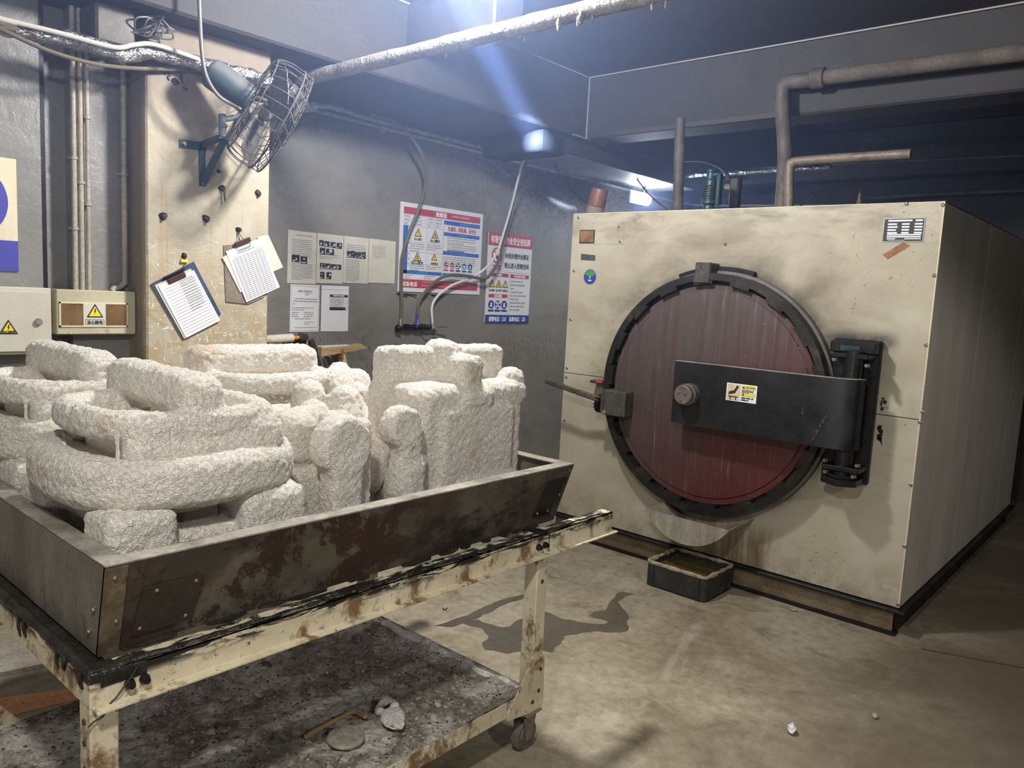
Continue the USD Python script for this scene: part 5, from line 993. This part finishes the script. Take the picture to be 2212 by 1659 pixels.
q = [(-1.503,4.6,2.164),(-1.508,4.6,2.22)]; t = thing('sensor_stub', 'small capped sensor stub with a thin looping wire on the autoclave top', 'sensor', (q[0][0], 4.6, ZT)); part(t, 'stub', lathe([(0, .02), (.03, .02), (.03, .014), (.10, .014), (.11, .009), (.14, .009), (.14, 0)], (q[0][0], 4.6, ZT), (0, 0, 1), 12), LAG_DARK); part(t, 'wire', tube(spline([(q[0][0], 4.6, ZT + .14), (q[0][0] - .03, 4.6, ZT + .19), (q[0][0] - .22, 4.6, ZT + .16), (q[0][0] - .42, 4.6, ZT + .01)], 8), .004, 6), CABLE_BLACK)
cable('cable', [(-1.75, 4.42, ZT + .006), (-1.6, 4.5, ZT + .05), (-1.45, 4.55, ZT + .055), (-1.25, 4.6, ZT + .006)], .014, CABLE_BLACK, 'dark cable lying on the autoclave top right of the thick riser')

# ---------------------------------------------------------------- the tub in front of it
from shapely.geometry import box as sbox
t = thing('drip_tub', 'black square plastic tub of oily water on the floor under the drip chute', 'tub', (-1.925, 3.765, 0))
ob = sbox(-2.105, 3.60, -1.745, 3.925).buffer(-.03).buffer(.03, quad_segs=5); ib = ob.buffer(-.014)
part(t, 'wall', prism(ob.difference(ib), .128, (0, 0, .004), XR, (0, 1, 0)), TUB); part(t, 'bottom', prism(ob, .006, (0, 0, .001), XR, (0, 1, 0)), TUB)
part(t, 'liquid', prism(ob.buffer(-.012), .002, (0, 0, .098), XR, (0, 1, 0)), OIL, smooth=False, label='brown oily water')
L = np.array(ob.buffer(-.006).exterior.coords)[:-1]; Lp = []
for a, b in zip(L, np.roll(L, -1, 0)):
    for f in np.linspace(0, 1, max(int(np.linalg.norm(b - a) / .012), 1), endpoint=False): Lp.append((*(a + (b - a) * f), .131))
Lp = np.array(Lp); part(t, 'crust', tube(Lp, .006 + .010 * meshkit.noise(Lp * 60, 4), 7, closed=True), CRUST, label='pale crust along the rim')
for x in (-2.06, -1.79): part(t, 'rib', box(x - .008, 3.594, .006, x + .008, 3.602, .125), TUB)
for y in (3.65, 3.88): part(t, 'rib', box(-1.747, y - .008, .006, -1.739, y + .008, .125), TUB)

# ---------------------------------------------------------------- the trolley
LX0, LX1, TY0, TY1 = -2.47, -1.535, .555, 1.99
tr = thing('trolley', 'rusty cream steel trolley with black wax on its rails, carrying the tray', 'trolley', ((LX0 + LX1) / 2, 1.27, 0))
g = np.random.default_rng(31)
for sx, x in ((1, LX1), (-1, LX0)):
    for sy, y in ((-1, TY0), (1, TY1)):
        lg = part(tr, 'leg', [box(x - sx * .055, y, .15, x, y - sy * .055, .70, .003)] , CREAM)
        for zz in ((.615, .56, .66) if sy < 0 else (.25, .60)): part(lg, 'bolt', lathe([(0, .0065), (.002, .0065), (.004, .004), (.004, 0)], (x - sx * .028, y, zz) if sy < 0 else (x, y - sy * .028, zz), (0, sy, 0) if sy < 0 else (sx, 0, 0), 10), BROWN_STEEL)
        Yv = lambda k: y - sy * k
        gp = part(tr, 'gusset', prism([(Yv(-.004), .335), (Yv(.058), .335), (Yv(.17), .19), (Yv(.17), .165), (Yv(.0), .14), (Yv(-.01), .17)][::(1 if sy < 0 else -1)], .005, (x if sx > 0 else x - .005, 0, 0), U, V), CREAM, smooth=False)
        for a, b in ((.015, .29), (.02, .215), (.05, .185)): part(gp, 'bolt', lathe([(0, .007), (.002, .007), (.004, .004), (.004, 0)], (x + sx * .005, Yv(a), b), (sx, 0, 0), 8), BROWN_STEEL)
        cx, cy = x - sx * .03, y - sy * .045
        ca = part(tr, 'castor', [box(cx - .045, cy - .04, .142, cx + .045, cy + .04, .150, .002), cyl((cx, cy, .128), (cx, cy, .142), .03, 14)] + [hull([(cx + s * .025 + d, cy + a, b) for d in (-.003, .003) for a, b in ((-.03, .13), (.03, .13), (-.012, .045), (.012, .045))]) for s in (-1, 1)], grime('castor_steel', (.30, .26, .20), (.2, .165, .12), 9., rough=.6, metal=.3), label='castor fork')
        part(ca, 'wheel', [lathe([(-.018, 0), (-.018, .03), (-.015, .034), (-.016, .046), (-.012, .053), (-.005, .0555), (.005, .0555), (.012, .053), (.016, .046), (.015, .034), (.018, .03), (.018, 0)], (cx, cy, .0555), (1, 0, 0), 32)], RUBBER, label='worn rubber wheel'); part(ca, 'axle', cyl((cx - .032, cy, .0555), (cx + .032, cy, .0555), .007, 8), SCREW)
    part(tr, 'side_rail', [box(x, TY0 + .004, .695, x - sx * .006, 2.36, .765, .001), box(x + sx * .028, TY0 + .004, .693, x, 2.36, .699, .001), box(x, TY0 + .004, .759, x - sx * .05, 2.36, .765, .001)], CREAM)
    yy = np.arange(TY0, 2.3, .012); pts = np.column_stack([np.full(len(yy), x - sx * .012) + .006 * (meshkit.noise(np.column_stack([yy * 25, 0 * yy, 0 * yy]), 3) - .5), yy, np.full(len(yy), .765)])
    part(tr, 'wax_crust', tube(pts, .0025 + .008 * meshkit.noise(pts * 45, 6) * np.clip((2.35 - yy) / .8, .35, 1), 7), TAR, kind='stuff', label='black wax crust on the rail')
    for yk in (.63, .66, 1.93, 1.965): part(tr, 'rail_bolt', lathe([(0, .011), (.004, .011), (.012, .008), (.016, .007), (.016, 0)], (x, yk, .725), (sx, 0, 0), 10), DARK)
for y, sy in ((TY0, -1), (TY1 - .006, 1)):
    part(tr, 'end_rail', [box(LX0, y, .695, LX1, y + .006, .765, .001), ], CREAM)
    part(tr, 'wax_crust', box(LX0, y, .759, LX1, y - sy * .05, .766, .001), TAR, kind='stuff')
xx = np.arange(LX0, LX1 - .01, .010); pts = np.column_stack([xx, np.full(len(xx), TY0 + .006), np.full(len(xx), .766)])
part(tr, 'wax_crust', [tube(pts, .005 + .013 * meshkit.noise(pts * 40, 9), 8)] + [tube(spline([(x_, TY0 - .001, .765), (x_ + g.normal(0, .004), TY0 - .004, .76 - l_ * .5), (x_ + g.normal(0, .004), TY0 - .001, .76 - l_)], 4), np.linspace(1., .35, 9) * .007 * g.uniform(.25, 1.5), 6) for x_, l_ in ((g.uniform(LX0, LX1 - .03), g.uniform(.008, .05)) for _ in range(9))], TAR, kind='stuff', label='black wax running down the end rail')
part(tr, 'corner_wax', [box(LX1 - .05, TY0 - .002, .745, LX1 + .001, TY0 + .06, .768, .003), box(LX1 - .003, TY0 + .02, .735, LX1 + .002, TY0 + .11, .763, .001)], TAR, kind='stuff')
wr = [(-1.528,0.642,0.759),(-1.528,0.635,0.746),(-1.528,0.626,0.735),(-1.528,0.612,0.719),(-1.528,0.601,0.707),(-1.528,0.59,0.699),(-1.528,0.576,0.678),(-1.528,0.561,0.674),(-1.528,0.549,0.666)]
part(tr, 'hanging_wire', tube(spline(wr, 5), .0018, 6), CABLE_BLACK)
part(tr, 'shelf_plate', box(LX0 + .003, TY0 + .006, .196, LX1 - .003, TY1 - .01, .202), SHELF, smooth=False)
for a in ((LX1 - .006, TY0 + .05, .172, LX1 - .001, TY1 - .05, .226), (LX0 + .001, TY0 + .05, .172, LX0 + .006, TY1 - .05, .226), (LX0 + .05, TY0 + .001, .172, LX1 - .05, TY0 + .006, .226), (LX0 + .05, TY1 - .08, .172, LX1 - .05, TY1 - .075, .226)): part(tr, 'shelf_rim', box(*a, .001), CREAM)
# spilled crust on the shelf
def field(x0, x1, y0, y1, nx, ny, f):
    X, Y = np.meshgrid(np.linspace(x0, x1, nx), np.linspace(y0, y1, ny), indexing='ij'); Z = f(X, Y)
    v = np.column_stack([X.ravel(), Y.ravel(), Z.ravel()]); i, j = np.meshgrid(np.arange(nx - 1), np.arange(ny - 1), indexing='ij')
    q = np.stack([i * ny + j, (i + 1) * ny + j, (i + 1) * ny + j + 1, i * ny + j + 1], -1).reshape(-1, 4); return trimesh.Trimesh(v, np.vstack([q[:, [0, 1, 2]], q[:, [0, 2, 3]]]), process=False)
def crust(X, Y):
    p = np.stack([X, Y, 0 * X], -1)
    z = .206 + .016 * meshkit.fbm(p * 9, 3, 2) + .012 * meshkit.fbm(p * 45, 3, 5) + .004 * meshkit.noise(p * 160, 9)
    e = np.clip((TY1 - .085 - Y) / .1, 0, 1); z += .022 * (1 - e) ** 2 * meshkit.noise(p * 14, 4)
    return z
t = thing('wax_debris', 'grey brown crust of crumbled wax and shell grit covering the lower shelf', 'debris', ((LX0 + LX1) / 2, 1.2, .202), kind='stuff')
part(t, 'crust', field(LX0 + .008, LX1 - .008, TY0 + .008, TY1 - .086, 170, 250, crust), SHELF, smooth=True, kind='stuff')
g = np.random.default_rng(77)
def chips(n, r0, r1, seed):
    out = []; g = np.random.default_rng(seed)
    for i in range(n):
        x, y = g.uniform(LX0 + .02, LX1 - .015), g.uniform(TY0 + .02, TY1 - .1); r = g.uniform(r0, r1); z = crust(np.array([x]), np.array([y]))[0]
        m = trimesh.creation.icosphere(0, 1.); m.vertices = m.vertices * g.uniform(.5, 1.2, (12, 3)) * (r * g.uniform(.7, 1.5), r * g.uniform(.6, 1.), r * g.uniform(.18, .45))
        m.apply_transform(trimesh.transformations.euler_matrix(g.normal(0, .3), g.normal(0, .3), g.uniform(0, 6.3))); m.apply_translation((x, y, z + r * .12)); out.append(m)
    return out
for n_, m_, s_ in ((2200, CHIP_A, 1), (1300, CHIP_B, 2), (1200, CHIP_C, 3)): part(t, 'grit', chips(n_, .003, .008, s_), m_, smooth=False, kind='stuff')
for i, m_ in enumerate(chips(110, .008, .019, 9)): solo('shell_chip', m_, (CHIP_A, CHIP_B, CHIP_C)[(0, 1, 2, 0, 1, 0)[i % 6]], 'coin-sized broken chip lying in the debris on the lower shelf of the trolley', 'chip', group='broken chips on the lower shelf', smooth=False)
pw = [(x, TY1 - .085 + .006 * math.sin(x * 30), .228) for x in np.arange(LX0 + .06, LX1 - .02, .008)]; pw = np.array(pw)
solo('powder_ridge', tube(pw, .007 + .016 * meshkit.noise(pw * 45, 3), 8), POWDER, 'white powder caked on the far rim of the lower shelf', 'powder', kind='stuff')
fr_ = (-1.766,1.505,0.235); th = np.linspace(.4, 5.9, 26)
solo('ring_fragment', tube(np.array([(fr_[0] + .026 * math.cos(a), fr_[1] + .026 * math.sin(a), .24 + .006 * math.sin(a)) for a in th]), .011 + .004 * np.sin(th * 3), 10), POWDER, 'broken white ring of shell lying on the lower shelf', 'fragment')
s_ = [(-1.801,1.233,0.238),(-1.811,1.288,0.238),(-1.815,1.365,0.238),(-1.818,1.415,0.238),(-1.794,1.424,0.238),(-1.768,1.425,0.238)]
solo('twig', tube(spline(s_, 4), .006 + .003 * meshkit.noise(np.array(spline(s_, 4)) * 50, 3), 7), WOOD, 'crooked brown stick lying on the lower shelf', 'stick')
d_ = (-1.72,1.316,0.232); solo('round_disc', lathe([(0, .05), (.004, .054), (.008, .054), (.012, .05), (.011, .008), (.006, .006), (.006, 0)], d_, (.05, -.04, 1), 36), CHIP_A, 'grey round disc with a centre hole half sunk in the shelf debris', 'disc')
d_ = (-1.697,1.476,0.23); solo('plaster_flake', lump(d_, .045, 3, (1.4, .7, .3), 2), POWDER, 'flat white plaster flake beside the broken ring', 'flake')

# ---------------------------------------------------------------- the tray
TX0, TX1, ty0, ty1, TZ, TB, ins = -2.90, -1.552, .592, 2.125, .972, .772, .045
ta = thing('steel_tray', 'dark stained steel tray with tapered sides resting on the trolley', 'tray', ((TX0 + TX1) / 2, (ty0 + ty1) / 2, TB))
def plate(a, b, c, d, nrm, th):
    n_ = np.asarray(nrm, float) * th; return hull(np.array([a, b, c, d, np.array(a) + n_, np.array(b) + n_, np.array(c) + n_, np.array(d) + n_]))
top_ = [(TX0, ty0), (TX1, ty0), (TX1, ty1), (TX0, ty1)]; bot_ = [(TX0 + ins, ty0), (TX1 - ins, ty0), (TX1 - ins, ty1 - .04), (TX0 + ins, ty1 - .04)]
for i in range(4):
    a, b = top_[i], top_[(i + 1) % 4]; c, d = bot_[(i + 1) % 4], bot_[i]; nr = ((0, 1, 0), (-1, 0, 0), (0, -1, 0), (1, 0, 0))[i]
    part(ta, 'side_plate', plate((*a, TZ), (*b, TZ), (*c, TB), (*d, TB), nr, .005), TRAY if i == 1 else grime('tray_end_%d' % i, (.30, .28, .24), (.20, .185, .15), 3., c2=(.09, .07, .05), s2=8., lo2=.58, hi2=.68, stretch=(2, 2, .8), rough=.42, metal=.5), smooth=False)
RW = .046
part(ta, 'rim', [box(TX1 - RW, ty0, TZ - .002, TX1, ty1, TZ + .003, .001)], IRON_EDGE); part(ta, 'rim', [box(TX0, ty0, TZ - .002, TX0 + RW, ty1, TZ + .003, .001)], IRON_EDGE)
part(ta, 'rim', [box(TX0 + RW, ty0, TZ - .002, TX1 - RW, ty0 + RW, TZ + .003, .001)], IRON_EDGE); part(ta, 'rim', [box(TX0 + RW, ty1 - RW, TZ - .002, TX1 - RW, ty1, TZ + .003, .001)], IRON_EDGE)
part(ta, 'floor_plate', box(TX0 + ins + .004, ty0 + .006, TB, TX1 - ins - .004, ty1 - .046, TB + .022), TRAY, smooth=False)
def on_side(y, z, k=0.): f = (TZ - z) / (TZ - TB); return np.array((TX1 - ins * f + k, y, z))
sdir = unit(on_side(1, TB) - on_side(1, TZ)); snr = unit(np.cross((0, 1, 0), -sdir))
for (ya, yb) in ((ty0 + .0, ty0 + .045),): part(ta, 'corner_strip', plate(on_side(ya, TZ - .004, .0005), on_side(yb, TZ - .004, .0005), on_side(yb - .004, TB, .0005), on_side(ya, TB, .0005), snr, .003), grime('strip_steel', (.24, .19, .13), (.13, .095, .065), 9., c2=(.07, .035, .02), s2=12., rough=.45, metal=.5), smooth=False)
ap = part(ta, 'access_plate', plate(on_side(.672, .905, .0006), on_side(.80, .903, .0006), on_side(.785, .80, .0006), on_side(.655, .80, .0006), snr, .004), grime('plate_brown', (.052, .038, .028), (.032, .026, .021), 8., fine=90., rough=.5, metal=.3), smooth=False)
ap2 = part(ta, 'access_plate', plate(on_side(2.0, .925, .0006), on_side(2.10, .93, .0006), on_side(2.045, .805, .0006), on_side(1.955, .805, .0006), snr, .003), DARK, smooth=False)
for y, z in ((.612, .945), (.622, .845), (.70, .893), (.785, .893), (.672, .812), (.77, .812), (2.10, .955), (2.075, .87), (2.03, .818), (1.975, .818)): part(ta, 'screw', lathe([(0, .005), (.002, .005), (.004, .003), (.004, 0)], on_side(y, z, .004), snr, 10), SCREW)
for x, z in ((TX1 - .055, .87), (TX1 - .08, .815), (TX1 - .9, .87)): part(ta, 'screw', lathe([(0, .008), (.003, .008), (.006, .005), (.006, 0)], (x, ty0, z), (0, -1, 0), 10), SCREW)
for sx, x in ((1, TX1 - ins - .02), (-1, LX0 + .03)):
    for y in (.67, 1.25, 1.95): part(ta, 'runner', box(x - .022, y - .03, .7655, x + .022, y + .03, TB, .003), DARK)
g = np.random.default_rng(14); dr = []
yv = ty0 + .06
while yv < ty1 - .1:
    L_ = g.uniform(.03, .12); dr.append(hull(np.array([(TX1 - ins + sx_, yv + f * L_, TB + dz) for sx_ in (-.006, .004) for f, dz in ((0, .004), (0, -g.uniform(.002, .007)), (1, .004), (1, -g.uniform(.002, .009)), (g.uniform(.3, .7), -g.uniform(.006, .012)))]))); yv += L_ + g.uniform(0, .12)
part(ta, 'wax_drips', dr, TAR, smooth=False, kind='stuff', label='ragged black wax along the bottom edge')

# ---------------------------------------------------------------- ceramic shell moulds
def sdb(p, c, h, r, rz=0., tilt=0.):
    q = p - np.asarray(c)
    if rz: cs, sn = math.cos(rz), math.sin(rz); q = np.stack([q[..., 0] * cs + q[..., 1] * sn, -q[..., 0] * sn + q[..., 1] * cs, q[..., 2]], -1)
    if tilt: cs, sn = math.cos(tilt), math.sin(tilt); q = np.stack([q[..., 0] * cs + q[..., 2] * sn, q[..., 1], -q[..., 0] * sn + q[..., 2] * cs], -1)
    d = np.abs(q) - (np.asarray(h) - r); return np.linalg.norm(np.maximum(d, 0), axis=-1) + np.minimum(d.max(-1), 0) - r
def sdc(p, a, b, r, r2=None):
    a, b = np.asarray(a, float), np.asarray(b, float); ab = b - a; t = np.clip(((p - a) @ ab) / (ab @ ab), 0, 1); r2 = r if r2 is None else r2
    return np.linalg.norm(p - a - t[..., None] * ab, axis=-1) - (r + (r2 - r) * t)
def sdr(p, c, R, r, hz=0., pw=3.2, ry=None):
    q = p - np.asarray(c); ry = ry or R
    rho = (np.abs(q[..., 0] / R) ** pw + np.abs(q[..., 1] / ry) ** pw) ** (1 / pw) * min(R, ry)
    return np.sqrt((rho - min(R, ry)) ** 2 + np.maximum(np.abs(q[..., 2]) - hz, 0) ** 2) - r
def sdy(p, c, r, h, rr):
    q = p - np.asarray(c); a = np.hypot(q[..., 1], q[..., 2]) - (r - rr); b = np.abs(q[..., 0]) - (h - rr)
    return np.hypot(np.maximum(a, 0), np.maximum(b, 0)) + np.minimum(np.maximum(a, b), 0) - rr
def smin(a, b, k): h = np.clip(.5 + .5 * (b - a) / k, 0, 1); return b + (a - b) * h - k * h * (1 - h)
def mould(fs, lo, hi, seed, h=.0052, k=.013, amp=1.):
    lo, hi = np.asarray(lo, float), np.asarray(hi, float); nn_ = np.ceil((hi - lo) / h).astype(int) + 1
    p = np.stack(np.meshgrid(*[lo[i] + h * np.arange(nn_[i]) for i in range(3)], indexing='ij'), -1).astype(np.float32); F_ = None
    for f in fs: d = f(p); F_ = d if F_ is None else smin(F_, d, k)
    v, f = nets(F_.astype(float), lo, h); m = trimesh.Trimesh(v, f, process=False)
    for _ in range(1): trimesh.smoothing.filter_taubin(m, iterations=4)
    n_ = np.asarray(m.vertex_normals); v = np.asarray(m.vertices); s_ = seed * 7.31
    d = .006 * (meshkit.fbm(v * 13 + s_, 2, seed) - .5) + .0085 * (meshkit.fbm(v * 75 + s_, 3, seed + 3) - .5)
    up = np.clip(n_[:, 2], 0, 1); d = d + up * .005 * (meshkit.noise(v * 95 + s_, seed + 6) - .5)
    m.vertices = v + n_ * (d * amp)[:, None]; return m
TF = TB + .026
mt = thing('ceramic_shell_mould', 'large white ceramic shell mould with a thick collar, nearest at the front of the tray', 'mould', (-1.925, .885, TF))
off = np.array((-1.925, .885, TF)); at = lambda m: (m.apply_translation(off), m)[1]
base_f = [lambda p: sdb(p, (.20, -.17, .115), (.078, .078, .125), .03), lambda p: sdb(p, (.20, .155, .115), (.078, .092, .125), .03), lambda p: sdb(p, (-.19, -.17, .115), (.08, .08, .125), .03), lambda p: sdb(p, (-.19, .16, .115), (.08, .085, .125), .03),
          lambda p: sdb(p, (0, -.165, .115), (.20, .035, .12), .02), lambda p: sdb(p, (.19, 0, .075), (.045, .17, .095), .03), lambda p: sdb(p, (-.19, 0, .05), (.04, .17, .08), .03), lambda p: sdb(p, (0, 0, .235), (.22, .22, .03), .02)]
part(mt, 'base', at(mould(base_f, (-.3, -.29, -.012), (.31, .29, .28), 1)), CLAY, smooth=True)
part(mt, 'collar', at(mould([lambda p: sdr(p, (.0, .0, .285), .245, .044, .017, 2.6), lambda p: sdb(p, (0, 0, .285), (.21, .21, .036), .03)], (-.33, -.33, .2), (.33, .33, .37), 2)), CLAY, smooth=True)
crown_f = [lambda p: sdc(p, (.192, -.145, .350), (.192, .165, .352), .041), lambda p: sdc(p, (.185, .165, .352), (-.16, .175, .355), .037), lambda p: sdc(p, (-.17, .17, .355), (-.17, -.14, .355), .037), lambda p: sdb(p, (.0, -.02, .35), (.13, .13, .055), .025),
           lambda p: sdr(p, (.0, .0, .408), .20, .030, .006, 3.2), lambda p: sdb(p, (-.03, .0, .472), (.23, .053, .05), .038), lambda p: sdb(p, (.155, .0, .44), (.058, .053, .07), .035), lambda p: sdb(p, (.06, .01, .42), (.10, .036, .05), .02), lambda p: sdb(p, (-.20, .0, .43), (.05, .052, .07), .035), lambda p: sdb(p, (.20, .15, .37), (.03, .05, .04), .025)]
part(mt, 'crown', at(mould(crown_f, (-.32, -.29, .30), (.29, .29, .60), 3)), CLAY, smooth=True)
for dy in (0, .022): part(mt, 'slurry_strand', at(tube(spline([(.17 - dy, -.185 - dy * .6, .44), (.178, -.188 - dy * .2, .39), (.19 + dy * .3, -.195, .345), (.205, -.2 - dy * .3, .322)], 5), .0035, 6)), CLAY)
copy(mt, 'ceramic_shell_mould', 'large white ceramic shell mould cut by the left picture edge, behind the front one', 'mould', (-2.54, .885, TF), .03)
copy(mt, 'ceramic_shell_mould', 'white ceramic shell mould at the back, its ochre top bar seen broadside before the pillar', 'mould', (-2.47, 1.47, TF), PI / 2 - .05)
def clay(name, fs, lo, hi, seed, label, at_, k=.013):
    m = mould(fs, lo, hi, seed, k=k); m.apply_translation(at_); return solo(name, m, CLAY, label, 'mould', smooth=True, loc=at_)
clay('bottle_mould', [lambda p: sdb(p, (0, 0, .285), (.062, .085, .085), .05), lambda p: sdb(p, (0, .0, .10), (.066, .078, .11), .045), lambda p: sdb(p, (-.03, .02, .33), (.05, .05, .04), .03)], (-.15, -.15, -.01), (.13, .16, .44), 11, 'waisted bottle-shaped shell mould right beside the front mould', (-1.985, 1.325, TF))
clay('keyhole_mould', [lambda p: sdy(p, (.0, -.004, .315), .083, .040, .02), lambda p: sdb(p, (0, .0, .13), (.040, .050, .17), .02), lambda p: sdb(p, (0.002, .0, .05), (.046, .060, .062), .025), lambda p: sdb(p, (-.05, .082, .185), (.032, .045, .19), .026), lambda p: sdb(p, (-.06, .02, .30), (.03, .05, .10), .026)], (-.19, -.13, -.01), (.14, .19, .46), 12, 'keyhole-shaped shell mould with a round head, leftmost of the small ones along the rim', (-1.70, 1.262, TF), .016)
clay('keyhole_mould', [lambda p: sdy(p, (.0, -.005, .345), .062, .038, .022), lambda p: sdb(p, (0, .02, .24), (.038, .045, .11), .03), lambda p: sdb(p, (0, .03, .12), (.042, .046, .13), .03), lambda p: sdb(p, (.0, .04, .05), (.05, .085, .07), .035), lambda p: sdb(p, (-.02, .075, .12), (.032, .035, .14), .028)], (-.13, -.1, -.01), (.11, .17, .44), 13, 'slim keyhole-shaped shell mould between the round-headed one and the big block', (-1.705, 1.475, TF), .02)
cl = [lambda p: sdb(p, (0, .05, .12), (.10, .20, .13), .05)]
for a, b, r in (((.0, -.11, .2), (-.03, -.09, .43), .052), ((.03, .0, .2), (-.06, .05, .47), .055), ((.02, .12, .3), (-.10, .10, .44), .05), ((.10, .02, .2), (.07, .13, .36), .055), ((-.10, -.07, .2), (-.12, -.05, .49), .055), ((-.10, .06, .2), (-.14, .10, .50), .05), ((-.06, .2, .2), (-.12, .22, .46), .045), ((.08, -.12, .2), (.09, -.10, .33), .05), ((.09, .2, .1), (.08, .2, .33), .05)):
    cl.append(lambda p, a=(a[0], a[1], a[2] * .7), b=(b[0], b[1], b[2] * .80 - .012), r=r: sdc(p, a, b, r))
fm = clay('finger_mould', cl, (-.25, -.22, -.012), (.2, .31, .59), 14, 'shell mould of stubby upright fingers behind the two keyhole moulds', (-2.02, 1.50, TF), .02)
m2 = mould(cl, (-.25, -.22, -.012), (.2, .31, .59), 21, k=.02); m2.apply_transform(trimesh.transformations.rotation_matrix(.7, (0, 0, 1))); m2.apply_translation((-2.40, 1.90, TF))
solo('finger_mould', m2, CLAY, 'second shell mould of stubby fingers further back by the wooden rake', 'mould', smooth=True, loc=(-2.40, 1.90, TF))
blk = [lambda p: sdb(p, (.0, .0, .215), (.115, .235, .225), .035), lambda p: sdb(p, (.075, .0, .215), (.06, .175, .17), .03), lambda p: sdb(p, (.055, -.005, .06), (.10, .235, .07), .03), lambda p: sdb(p, (.08, .04, .06), (.075, .15, .085), .025), lambda p: sdb(p, (-.06, -.01, .24), (.09, .245, .21), .03),
       lambda p: sdb(p, (.05, .03, .405), (.065, .235, .045), .04), lambda p: sdb(p, (.05, .225, .43), (.045, .045, .06), .04), lambda p: sdb(p, (.055, -.012, .455), (.055, .05, .085), .03), lambda p: sdb(p, (.09, -.012, .40), (.05, .075, .04), .035), lambda p: sdb(p, (-.04, -.022, .50), (.06, .046, .08), .03, 0, -.12),
       lambda p: sdb(p, (-.085, -.15, .475), (.055, .098, .085), .03), lambda p: sdb(p, (-.055, .155, .475), (.055, .10, .085), .028)]
clay('block_mould', blk, (-.23, -.36, -.012), (.2, .31, .64), 15, 'tall square block mould with three lugs on top, at the far end of the tray', (-1.84, 1.815, TF), .012)

# ---------------------------------------------------------------- steam under the ceiling
g = G('steam'); hx, hy, hz_ = g.xyz(); dn = g.math('multiply', g.math('multiply', g.mr(hz_, 1.15, 2.5, .0, 1.), g.mr(hx, -2.6, -.1, 1., .0)), .058)
vol = g('principled_volume', 'volume', color=(.40, .55, 1.), density=dn, anisotropy=.15)
hz = usdkit.material(stage, '/World/Looks/steam', g.nodes, g.links, volume=str(vol))
solo('steam', box(-4.25, -1.2, 1.15, -.1, 7.69, 3.065), hz, 'thin bluish steam hanging under the ceiling', 'steam', kind='stuff', smooth=False)
